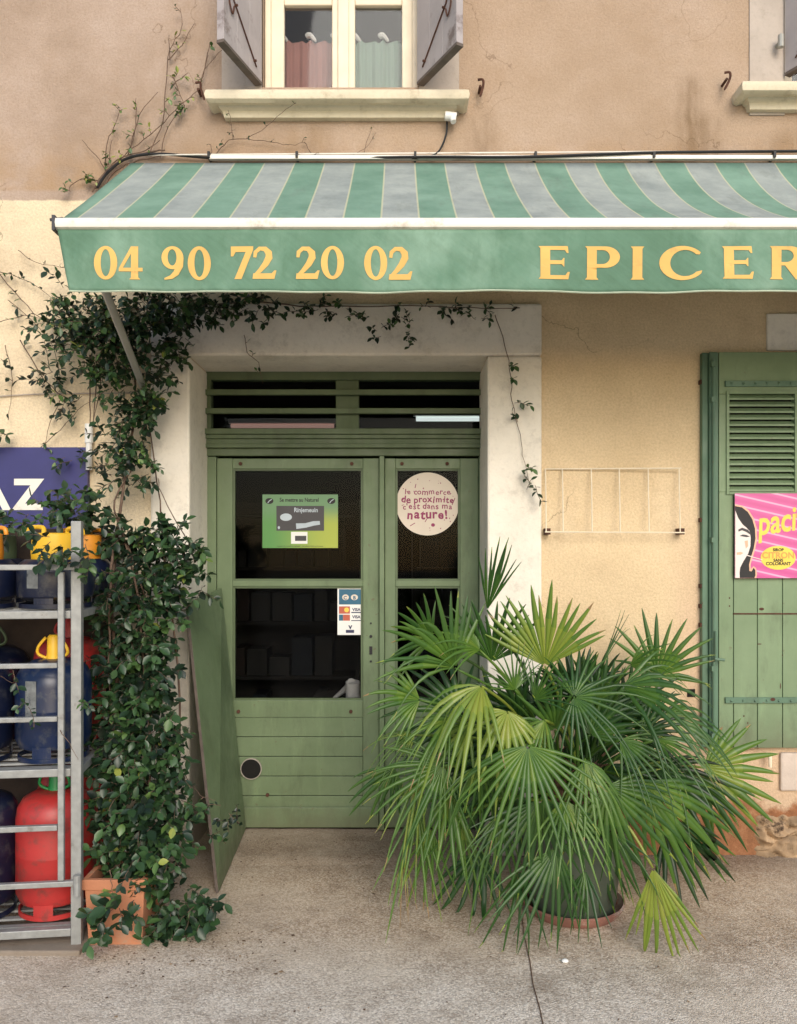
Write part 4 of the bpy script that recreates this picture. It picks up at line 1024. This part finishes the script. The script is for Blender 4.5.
# ================================================================== PLANTERS
def square_planter():
    x0, x1, y0, y1, h = -1.195, -.968, -.925, -.70, .255
    cx, cy = (x0+x1)/2, (y0+y1)/2
    t = empty('planter', (cx, cy, 0), 'square terracotta planter at the foot of the climbing vine beside the gas rack', 'planter')
    w, d = (x1-x0)/2, (y1-y0)/2; bm = bmesh.new(); P_ = []
    prof = [(.9, 0), (.99, h-.04), (1.06, h-.04), (1.08, h-.002), (1.06, h), (.9, h), (.88, h-.04), (.88, h-.06)]
    for s, z in prof: P_.append([bm.verts.new((a*w*s, b*d*s, z)) for a, b in ((-1, -1), (1, -1), (1, 1), (-1, 1))])
    for a, b in zip(P_, P_[1:]):
        for k in range(4): bm.faces.new((a[k], a[(k+1) % 4], b[(k+1) % 4], b[k]))
    bm.faces.new(P_[0]); link('pot_body', bm, 'terra', t, bevel=.004)
    bm = bmesh.new(); s = .885; vs = [bm.verts.new((a*w*s, b*d*s, h-.05)) for a, b in ((-1, -1), (1, -1), (1, 1), (-1, 1))]; bm.faces.new(vs); link('soil', bm, 'soil', t)
square_planter()
PY = -.60; pc = P(572, 906, PY); pc.z = 0
t = empty('plant_pot', pc, 'large round dark green pot standing in a worn terracotta saucer under the palm', 'pot')
bm = bmesh.new(); lathe(bm, [(0, .008), (.165, .008), (.175, .02), (.215, .33), (.235, .335), (.235, .37), (.22, .372), (.205, .33), (0, .33)], n=48); link('pot_body', bm, 'potg', t, smooth=True)
bm = bmesh.new(); lathe(bm, [(0, .001), (.185, .001), (.21, .03), (.217, .046), (.209, .05), (.2, .03), (.18, .0075), (0, .007)], n=56); link('saucer', bm, 'saucer', t, smooth=True)
bm = bmesh.new(); lathe(bm, [(0, .345), (.12, .342), (.205, .335)], n=24); link('soil', bm, 'soil', t)

# ================================================================== PALM
palm = empty('potted_palm', pc+Vector((0, 0, .33)), 'bushy fan palm with many radiating green fronds growing in the dark pot', 'palm')
PB = pc+Vector((0, 0, .33)); rp_ = random.Random(11)
bm = bmesh.new()
for k in range(5):
    a = k*1.256; c = Vector((.06*math.cos(a), .06*math.sin(a), 0)); top = c*1.6+Vector((0, 0, .28))
    tube(bm, [c, (c+top)/2, top], [.055, .05, .03], 9)
    for q in range(26):
        t_ = rp_.random(); b = rp_.uniform(0, 6.28); p0 = c.lerp(top, t_); d_ = Vector((math.cos(b), math.sin(b), rp_.uniform(.3, 1.2)))*.06
        tube(bm, [p0+d_*.5, p0+d_*1.4], [.007, .001], 4)
link('trunk', bm, 'fibre', palm)
def frond(hub, axis, normal, Rr, spread, tint, n=None, droop=.3, fuse=.42, cone=.15, pet=True, brown=0.0, start=None):
    hub = Vector(hub); axis = Vector(axis).normalized(); normal = Vector(normal); normal = (normal-axis*normal.dot(axis)).normalized(); side = axis.cross(normal).normalized()
    n = max(6, int((n or 2*spread/6.2)*.62)); bm = bmesh.new(); tl = bm.faces.layers.float.new('tint') if False else None
    tints = []
    da = 2*spread/n; st = [0.03, .2, fuse, .58, .76, .9, 1.0]
    fold = .55
    for i in range(n):
        a = -spread+da*(i+.5); u = abs(a)/max(spread, 1); L = Rr*(1-.25*u**2)*rp_.uniform(.84, 1.06); tj = tint+rp_.uniform(-.10, .10)
        bend = rp_.uniform(.75, 1.3); tw = rp_.uniform(-1, 1)*R(5); curl = rp_.uniform(-.04, .04)
        if rp_.random() < .12: bend *= 2.6
        rows = []
        for s in st:
            r = s*L; ar = R(a)+tw*max(0, s-fuse); dirv = axis*math.cos(ar)+side*math.sin(ar); per = side*math.cos(ar)-axis*math.sin(ar)
            half = math.tan(R(da/2))*r if s <= fuse else math.tan(R(da/2))*fuse*L*(1-((s-fuse)/(1-fuse)))**.5*.95
            half = max(half, .0009)
            c = hub+dirv*r+normal*(cone*r*(1-s*.6))-normal*(.10*Rr*(abs(a)/90)**2*s)
            c = c+Vector((0, 0, -1))*(droop*bend*L*(s**2.6)*(.35+.65*math.hypot(dirv.x, dirv.y)) )+per*curl*L*s*s
            pl = -normal*half*fold*2
            rows.append([c-per*half+pl*.5, c-pl*.5, c+per*half+pl*.5])
        V = [[bm.verts.new(p) for p in r_] for r_ in rows]
        for j, (p, q_) in enumerate(zip(V, V[1:])):
            for k in (0, 1):
                bm.faces.new((p[k], p[k+1], q_[k+1], q_[k]))
                br = brown*(j/5)**2 + (.45 if j == 5 and rp_.random() < .25 else 0)
                tints.append(min(1, max(0, min(.93, tj+.03*(k*2-1)+(.10 if j < 2 else 0)))+br))
    if pet:
        s0 = Vector(start) if start is not None else PB+Vector((rp_.uniform(-.08, .08), rp_.uniform(-.08, .08), .14))
        mid = (s0+hub)/2+Vector((0, 0, .10*(hub-s0).length+.02)); k0 = len(bm.faces)
        tube(bm, smoothline([s0, mid, hub], 5), [.0075]*5+[.006]*5+[.0035], 6)
        tints += [min(1, tint+.12)]*(len(bm.faces)-k0)
    for v in bm.verts:
        if v.co.z < .012: v.co.z = .012+rp_.random()*.004
        if v.co.y > -.035: v.co.y = -.035
    for v in bm.verts: v.co -= palm.location
    o = link('frond', bm, 'palm', palm, smooth='leaf')
    at = o.data.attributes.new('tint', 'FLOAT', 'FACE'); at.data.foreach_set('value', tints)
    return o
def fr(px, py, Y, deg, Rpx, spread, tint, droop=.3, ny=.0, tilt=0.0, n=None, nz=.25, **k):
    """deg: direction in the facade plane, ny: how far the axis leans to (-) or from (+) the street"""
    tint = tint*.95; Rpx *= .93; j1 = rp_.uniform(-.45, .45); j2 = rp_.uniform(-.4, .15); droop += rp_.uniform(0, .12)
    ax = Vector((math.cos(R(deg)), ny+j2, math.sin(R(deg)))); nrm = Vector((tilt+j1, -1, nz))
    return frond(P(px, py, Y), ax, nrm, Rpx*(Y+CD)/F, spread, tint, n=n, droop=droop, **k)
# the fronds that read individually in the photograph
fr(487, 610, -.62, 80, 88, 22, .35, .0, tilt=.5, n=15, fuse=.5)
fr(545, 666, -.80, 94, 94, 64, .72, .05, n=28, fuse=.55)
fr(600, 668, -.66, 66, 82, 9, .3, .03, tilt=1.2, n=7)
fr(657, 676, -.30, 72, 78, 82, .5, .04, n=24, fuse=.4)
fr(574, 697, -.98, 5, 82, 130, .38, .25, n=36, fuse=.25, nz=.5)
fr(455, 668, -.80, 118, 110, 62, .5, .12, n=24)
fr(492, 662, -.70, 88, 90, 60, .35, .08, n=22)
fr(432, 640, -.55, 150, 66, 70, .5, .15, n=18, ny=-.2)
fr(508, 712, -1.02, 250, 70, 95, .85, .5, n=22, ny=-.5, nz=.9)
fr(482, 686, -.98, 215, 85, 65, .82, .55, n=18, ny=-.3, nz=.7)
fr(420, 700, -.85, 175, 68, 70, .55, .2, n=20)
fr(443, 766, -.98, 218, 88, 88, .48, .22, n=30, fuse=.33)
fr(528, 746, -1.12, 268, 105, 85, .55, .05, n=32, fuse=.35)
fr(540, 800, -1.06, 266, 108, 80, .3, .05, n=30, fuse=.38)
fr(556, 848, -1.02, 250, 105, 55, .32, .04, n=20, fuse=.35)
fr(522, 870, -.98, 262, 100, 38, .35, .02, n=9, fuse=.2)
fr(607, 786, -.96, 300, 98, 85, .45, .12, n=30, fuse=.42)
fr(640, 782, -.84, 318, 120, 48, .55, .12, n=20, fuse=.5)
fr(650, 800, -.70, 322, 120, 12, .2, .0, n=6, fuse=.75)
fr(622, 688, -.86, 12, 96, 55, .38, .38, n=20, ny=-.2, nz=.7)
fr(665, 715, -.60, -8, 80, 55, .45, .45, n=18, nz=.8)
fr(704, 768, -.42, -10, 84, 82, .7, .04, n=22, fuse=.5)
fr(686, 770, -.50, -58, 95, 50, .4, .15, n=16)
fr(653, 868, -1.02, -78, 106, 33, .85, .0, n=19, fuse=.5, start=P(600, 806, -.9))
fr(418, 806, -.80, 262, 108, 28, .55, .05, n=14, brown=.2, fuse=.3)
fr(432, 828, -.85, 262, 92, 32, .6, .05, n=12, brown=.2, fuse=.3)
fr(404, 850, -.80, 270, 80, 16, .8, .05, n=7, brown=.9, fuse=.2)
fr(395, 768, -.62, 235, 60, 60, .45, .2, n=16)
fr(462, 820, -.9, 268, 82, 46, .62, .05, n=14, fuse=.25)
fr(470, 725, -.9, 200, 75, 70, .66, .35, n=20)
fr(590, 735, -.80, 60, 70, 80, .3, .1, n=22)
fr(555, 730, -.9, 110, 66, 80, .45, .1, n=22)
fr(640, 735, -.6, 25, 70, 60, .15, .2, n=18)
fr(655, 770, -.5, -10, 85, 50, .12, .25, n=14)
fr(460, 715, -.6, 150, 90, 80, .35, .2, n=24)
fr(500, 770, -.8, 240, 80, 80, .4, .2, n=22)
fr(590, 830, -.75, 285, 90, 60, .3, .1, n=18)
fr(665, 830, -.55, -75, 85, 40, .12, .05, n=10)
fr(480, 850, -.6, 255, 80, 55, .3, .1, n=14)
for (px, py, Y, dg, R_, sp, ti, dr_) in ((480, 650, -.75, 140, 70, 60, .6, .25), (515, 690, -.92, 100, 62, 70, .5, .2), (545, 720, -1.0, 230, 62, 60, .7, .5), (450, 720, -.95, 205, 68, 55, .62, .45), (630, 665, -.65, 30, 70, 50, .5, .35),
      (480, 765, -1.02, 245, 70, 60, .5, .35), (415, 735, -.8, 200, 62, 50, .7, .4), (585, 760, -1.05, 285, 72, 65, .55, .3), (620, 740, -.9, 330, 70, 60, .4, .4), (655, 740, -.7, 350, 72, 50, .5, .5), (565, 800, -1.1, 275, 78, 60, .6, .25), (500, 815, -1.0, 255, 78, 50, .45, .25),
      (610, 830, -.95, 300, 76, 45, .4, .2), (535, 700, -.95, 60, 60, 60, .4, .2), (420, 775, -.85, 245, 78, 36, .75, .4), (450, 790, -.9, 262, 84, 34, .6, .3), (600, 700, -.85, 80, 60, 50, .5, .3), (585, 870, -.92, 262, 74, 40, .35, .1)):
    fr(px, py, Y, dg, R_, sp, ti, dr_, tilt=rp_.uniform(-.7, .7), nz=rp_.uniform(.1, 1.0), ny=rp_.uniform(-.5, .1), fuse=rp_.uniform(.22, .42))
# inner, shaded fronds
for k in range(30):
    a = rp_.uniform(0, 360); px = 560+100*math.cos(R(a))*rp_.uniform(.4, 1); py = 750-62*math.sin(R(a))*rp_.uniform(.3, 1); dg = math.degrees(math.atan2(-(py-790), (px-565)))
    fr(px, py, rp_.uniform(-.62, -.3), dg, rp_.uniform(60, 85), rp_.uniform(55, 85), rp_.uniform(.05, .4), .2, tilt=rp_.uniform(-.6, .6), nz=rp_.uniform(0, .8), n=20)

# ================================================================== CLIMBING VINE
vine = empty('climbing_vine', (-1.08, -.8, .2), 'dark green climbing vine rising from the terracotta planter and spreading under the awning', 'vine')
VO = Vector((-1.08, -.8, .2)); rv = random.Random(21)
bmL = bmesh.new(); tintL = []; bmT = bmesh.new()
def leafmesh(p, d, up, L, tint):
    d = d.normalized(); s = d.cross(up)
    if s.length < 1e-4: s = d.orthogonal()
    s.normalize(); u = s.cross(d); w = L*rv.uniform(.25, .34); cv = rv.uniform(-.25, .1)
    pr = [(0, 0.02), (.25, .75), (.55, 1), (.82, .6), (1, .02)]
    rows = []
    for t, ww in pr:
        c = p+d*L*t+u*(cv*L*t*t)
        rows.append((bmL.verts.new(c-s*w*ww+u*w*ww*.35), bmL.verts.new(c), bmL.verts.new(c+s*w*ww+u*w*ww*.35)))
    for a, b in zip(rows, rows[1:]):
        bmL.faces.new((a[0], a[1], b[1], b[0])); bmL.faces.new((a[1], a[2], b[2], b[1])); tintL.extend((tint, min(1, tint+.05)))
def clampv(p):
    if p.y > -.02: p.y = -.02
    return p
def shoot(p, d, n, L, gap=.016, t0=.34):
    d = d.normalized(); q = p.copy(); ph = rv.uniform(0, 6.28); pts = [q.copy()]
    base = min(.9, max(0, rv.gauss(t0, .2)))
    if rv.random() < .002: base = 1
    for k in range(n):
        d = (d+Vector((rv.uniform(-.25, .25), rv.uniform(-.25, .15), rv.uniform(-.3, .15)))).normalized(); q = q+d*gap; pts.append(q.copy())
        o = d.orthogonal().normalized(); o.rotate(Matrix.Rotation(ph+k*2.4, 3, d))
        ld = (o+d*.55+Vector((0, -.25, -.25))).normalized()
        leafmesh(clampv(q.copy()), ld, (Vector((0, -.6, .8))+Vector((rv.uniform(-.5, .5), rv.uniform(-.5, .5), 0))).normalized(), L*rv.uniform(.7, 1.15), min(1, max(0, base+rv.uniform(-.12, .12)+(.12 if k == n-1 else 0))))
    tube(bmT, pts, .0015, 3, cap=False)
def blob(px, py, Y, rx, rz, ry, n, L=.047, down=0, t0=.34, sx=0):
    s = (Y+CD)/F; n = int(n*1.3) if n > 20 else n
    for _ in range(n):
        while True:
            a, b, c = rv.uniform(-1, 1), rv.uniform(-1, 1), rv.uniform(-1, 1)
            if a*a+b*b+c*c < 1: break
        e = 1+.25*noise.noise(Vector((a*2+px, b*2, c)))
        p = P(px, py, Y)+Vector((a*rx*s*e, c*ry, b*rz*s*e)); clampv(p); p.z = max(p.z, .03)
        d = Vector((a*.8+rv.uniform(-.5, .5)+sx, -.7+rv.uniform(-.4, .4), b*.5+rv.uniform(-.5, .5)-down))
        shoot(p, d, rv.randint(4, 7), L*rv.uniform(.85, 1.15), t0=t0)
# column above the planter
for a in ((172, 905, -.80, 24, 32, .09, 34), (174, 926, -.84, 12, 8, .05, 7), (146, 850, -.78, 40, 30, .13, 80), (146, 808, -.72, 40, 34, .14, 80), (142, 762, -.66, 36, 34, .14, 76), (142, 716, -.60, 36, 32, .14, 70),
          (138, 672, -.55, 34, 34, .14, 72), (142, 626, -.48, 38, 32, .14, 68), (152, 582, -.42, 40, 28, .14, 62), (166, 550, -.36, 38, 24, .11, 44), (194, 578, -.30, 14, 28, .06, 12),
          (128, 530, -.36, 40, 16, .11, 32), (92, 508, -.42, 30, 12, .10, 18), (58, 514, -.46, 30, 9, .08, 14), (16, 522, -.5, 18, 8, .06, 7), (78, 494, -.2, 12, 8, .05, 4)): blob(*a)
# upper part on the wall, below the awning
for a in ((128, 468, -.15, 26, 22, .08, 26), (118, 440, -.14, 22, 16, .08, 12), (136, 418, -.14, 24, 26, .08, 36), (148, 405, -.14, 16, 22, .06, 18), (124, 380, -.14, 32, 24, .08, 38), (100, 350, -.15, 40, 22, .09, 44), (88, 322, -.14, 34, 18, .08, 34), (58, 325, -.10, 26, 14, .05, 12), (66, 300, -.10, 16, 20, .06, 8),
          (128, 328, -.20, 36, 22, .12, 50), (158, 332, -.16, 30, 22, .10, 42), (170, 362, -.12, 16, 22, .06, 20), (190, 312, -.12, 36, 14, .08, 36), (225, 304, -.10, 26, 9, .06, 20), (262, 305, -.08, 22, 7, .04, 10), (150, 308, -.3, 60, 8, .15, 34),
          (48, 372, -.06, 14, 22, .03, 9), (62, 398, -.06, 14, 14, .03, 6), (3, 434, -.05, 10, 12, .03, 5), (2, 376, -.05, 8, 12, .03, 4), (78, 456, -.05, 18, 6, .03, 4)): blob(*a, L=.042)
def strand(pts, Y, r=.003, leaves=0, L=.035, bunch=(1, 2), t0=.35, sub=4):
    q = [P(a[0], a[1], a[2] if len(a) > 2 else Y) for a in pts]; sm_ = smoothline(q, sub)
    for i in range(1, len(sm_)-1): sm_[i] = clampv(sm_[i]+Vector((rv.uniform(-.004, .004), 0, rv.uniform(-.004, .004))))
    m_ = len(sm_); tube(bmT, sm_, [r*(1-.6*i/m_) for i in range(m_)], 5)
    for k in range(leaves):
        p = sm_[rv.randrange(1, m_)]; shoot(p, Vector((rv.uniform(-1, 1), -.5, rv.uniform(-.6, .6))), rv.randint(*bunch), L*rv.uniform(.7, 1.2), gap=.012, t0=t0)
# tendrils and strands
strand([(190, 306), (250, 302), (300, 306), (350, 306), (410, 306), (470, 308), (520, 308)], -.045, .004, 30, .032, (2, 4))
for a in ((400, 326, 14, 9, 7), (384, 332, 8, 6, 2), (345, 312, 12, 6, 4), (300, 312, 10, 6, 4), (322, 306, 12, 4, 3), (480, 322, 7, 5, 2), (372, 316, 8, 5, 2), (440, 308, 14, 3, 3), (266, 318, 6, 6, 2)): blob(a[0], a[1], -.05, a[2], a[3], .02, a[4], L=.036)
strand([(495, 315), (505, 345), (511, 375), (512, 400), (520, 435), (524, 462), (531, 488)], -.045, .0025, 0)
for p in ((507, 366), (512, 378), (512, 402), (518, 424), (523, 470), (531, 484), (528, 490), (537, 484)): blob(p[0], p[1], -.045, 4, 3, .01, 1, L=.034)
strand([(244, 335), (247, 352), (258, 362), (263, 384)], -.05, .002, 4, .03)
strand([(-10, 262), (15, 292), (40, 318), (70, 330)], -.03, .003, 16, .03); strand([(-5, 270), (30, 282), (62, 306)], -.03, .002, 12, .026)
strand([(18, 250), (35, 262), (68, 268)], -.03, .002, 5, .028); strand([(0, 322), (25, 316), (55, 322)], -.03, .002, 6, .028)
strand([(5, 345), (12, 380), (8, 420)], -.03, .002, 6, .03); strand([(20, 340), (45, 380), (70, 400), (82, 396)], -.03, .003, 14, .034); strand([(60, 400), (48, 430), (46, 450)], -.03, .002, 3)
strand([(90, 355), (90, 395), (90, 426)], -.05, .005); strand([(97, 355), (96, 395), (93, 426)], -.05, .004); strand([(102, 350), (99, 395), (92, 428)], -.06, .003)
strand([(35, 452), (60, 430), (85, 405), (110, 398)], -.03, .002, 4); strand([(8, 300), (50, 340), (60, 380)], -.03, .002, 6)
# woody main stems
strand([(118, 870, -.80), (112, 800, -.72), (118, 700, -.62), (112, 610, -.5), (118, 530, -.36), (128, 460, -.16), (135, 400, -.10), (130, 330, -.1)], 0, .011)
strand([(135, 870, -.80), (150, 780, -.70), (145, 690, -.6), (138, 600, -.5), (125, 540, -.42), (115, 500, -.3), (140, 460, -.14)], 0, .008)
strand([(160, 880, -.80), (172, 800, -.6), (180, 700, -.5), (165, 560, -.4), (160, 500, -.16), (150, 430, -.06)], 0, .007)
strand([(128, 545, -.42), (135, 570, -.45), (146, 602, -.46)], 0, .006)
strand([(112, 550, -.50), (110, 600, -.55), (109, 650, -.6), (110, 700, -.62)], 0, .007)
# bare twigs reaching up the beige wall
strand([(95, 188), (108, 170), (128, 158), (150, 152), (165, 150)], -.03, .008); strand([(100, 195), (112, 174), (132, 162), (160, 156)], -.03, .006); strand([(92, 192), (104, 176), (118, 160), (145, 150), (160, 140)], -.03, .004)
TW = [([(150, 152), (163, 120), (166, 85), (170, 50), (181, 30), (180, 8)], 5), ([(168, 60), (182, 45), (194, 24)], 1), ([(170, 60), (169, 35)], 0), ([(110, 170), (130, 150), (158, 128), (180, 105), (198, 90), (205, 70), (222, 50)], 8), ([(160, 158), (168, 128), (185, 105)], 4),
      ([(130, 152), (136, 125), (136, 98)], 4), ([(106, 170), (106, 145), (114, 128), (120, 108)], 5), ([(108, 165), (112, 140)], 2), ([(106, 172), (96, 155), (82, 140)], 0), ([(128, 155), (140, 115), (158, 92)], 3),
      ([(100, 182), (84, 178), (71, 186), (70, 192)], 5), ([(95, 180), (80, 180)], 3), ([(170, 90), (178, 80), (188, 73)], 1), ([(172, 75), (180, 95), (185, 108)], 5), ([(200, 85), (208, 55)], 1), ([(205, 68), (210, 42)], 1)]
for pts, n in TW: strand(pts, -.03, .0028, int(n*1.6), .026, (1, 3), .8)
strand([(211, 157), (222, 148), (233, 139), (262, 141), (290, 145), (304, 142)], -.025, .0025, 5, .018)
strand([(304, 142), (315, 155), (345, 157), (365, 148), (376, 132)], -.025, .002, 3, .016); strand([(233, 140), (232, 125), (228, 110)], -.06, .002, 5, .018); strand([(246, 139), (262, 130), (282, 112), (296, 103)], -.10, .002, 3, .016)
strand([(212, 157), (211, 145)], -.025, .002, 2, .016); strand([(362, 158), (372, 128)], -.025, .0015, 1, .016)
# shoots that leave the main mass
strand([(190, 545, -.3), (162, 495, -.2), (158, 478, -.15)], 0, .003, 0); blob(152, 472, -.15, 8, 7, .03, 4)
strand([(185, 775, -.6), (200, 795, -.7), (215, 800, -.75)], 0, .002, 1)
for p in ((212, 804), (222, 806), (228, 812), (226, 822), (232, 812), (222, 830), (228, 845), (235, 806)): blob(p[0], p[1], -.62, 3, 3, .01, 1, L=.03, t0=.2)
blob(198, 908, -.86, 12, 8, .03, 7, L=.05); blob(112, 910, -.97, 20, 14, .03, 7, L=.055); blob(97, 920, -.98, 8, 10, .02, 2); blob(122, 908, -.98, 12, 8, .02, 3, L=.055)
strand([(110, 870, -.95), (112, 885, -.97), (113, 905, -.98)], 0, .002)
blob(5, 668, -.99, 10, 5, .01, 1, L=.04); blob(85, 702, -1.0, 14, 5, .02, 2, L=.03); blob(30, 704, -1.0, 20, 5, .02, 2, L=.028); strand([(0, 676), (14, 684), (20, 694)], -.99, .001); strand([(60, 730), (72, 748), (78, 760)], -.99, .0015)
blob(60, 540, -.99, 34, 12, .02, 9, L=.045); blob(80, 560, -.96, 12, 10, .03, 4); blob(104, 590, -.62, 14, 22, .05, 10)
for bmx in (bmL, bmT):
    for v in bmx.verts: v.co -= VO
nl = len(bmL.faces); print('vine leaf faces', nl)
o = link('foliage', bmL, 'leaf', vine, smooth='leaf'); at = o.data.attributes.new('tint', 'FLOAT', 'FACE'); at.data.foreach_set('value', tintL)
link('stem', bmT, 'twig', vine, smooth='leaf')

# ================================================================== SMALL THINGS ON THE GROUND
def gpos(px, py):
    d = CH*F/(py-HY); return Vector(((px-CX)*d/F, d-CD, 0))
bm = bmesh.new(); tmp = gpos(565, 963); bmesh.ops.create_icosphere(bm, subdivisions=2, radius=.011)
for v in bm.verts: v.co = tmp+Vector((v.co.x*1.2, v.co.y, max(0, v.co.z*.7+.006)))*1 + Vector((0, 0, .002))
tag(link('pebble', bm, 'whitep', smooth=True), 'small white pebble on the paving in front of the palm saucer', 'pebble')
rl = random.Random(9); bm = bmesh.new()
for k in range(520):
    if k < 260: px, py = rl.uniform(200, 480), 835+abs(rl.gauss(0, 26))
    elif k < 400: px, py = rl.uniform(90, 300), rl.uniform(930, 975)
    else: px, py = rl.uniform(0, 797), rl.uniform(862, 1024)
    c = gpos(px, py); c.z = .020 if -.17 < c.y and -1 < c.x < .42 else .003
    a = rl.uniform(0, 6.28); s1 = rl.uniform(.002, .007)*(1.7 if rl.random() < .08 else 1); s2 = s1*rl.uniform(.35, .8)
    pts = [c+Vector((math.cos(a+t)*(s1 if i % 2 == 0 else s2), math.sin(a+t)*(s1 if i % 2 == 0 else s2), rl.uniform(0, .003))) for i, t in enumerate((0, 1.4, 3.1, 4.6))]
    f = bm.faces.new([bm.verts.new(p) for p in pts]); f.material_index = rl.choice((0, 0, 1, 2))
tag(link('leaf_litter', bm, ['litter', 'fibre', 'rubble'], smooth='leaf'), 'dry leaf crumbs and grit scattered on the paving', 'litter', kind='stuff')

# ================================================================== CAMERA, LIGHT, WORLD
cam = bpy.data.cameras.new('camera'); co = bpy.data.objects.new('camera', cam); COL.objects.link(co)
co.location = (0, -CD, CH); co.rotation_euler = (R(90), 0, 0); cam.sensor_width = 36; cam.lens = 36*F/1024; cam.shift_y = (HY-512)/1024; cam.clip_end = 500
scene.camera = co
EL, AZ = 29, 168      # sun elevation; compass direction measured like the sky texture's rotation
w = bpy.data.worlds.new('World'); scene.world = w; w.use_nodes = True; nt = w.node_tree
sky = nt.nodes.new('ShaderNodeTexSky'); sky.sky_type = 'NISHITA'; sky.sun_disc = False; sky.sun_elevation = R(EL); sky.sun_rotation = R(AZ)
sky.air_density = 1.0; sky.dust_density = 1.5; sky.ozone_density = .6
bg = nt.nodes['Background']; bg.inputs['Strength'].default_value = .15
nt.links.new(sky.outputs[0], bg.inputs[0])
sun = bpy.data.lights.new('sun', 'SUN'); so = bpy.data.objects.new('sun', sun); COL.objects.link(so)
sun.energy = 1.4; sun.angle = R(32); sun.color = (1, .94, .85)
sd = Vector((math.sin(R(AZ))*math.cos(R(EL)), math.cos(R(AZ))*math.cos(R(EL)), math.sin(R(EL))))
so.rotation_euler = sd.to_track_quat('Z', 'Y').to_euler()
scene.view_settings.view_transform = 'Standard'; scene.view_settings.look = 'None'; scene.view_settings.exposure = .45; scene.view_settings.gamma = 1
scene.render.engine = 'CYCLES'
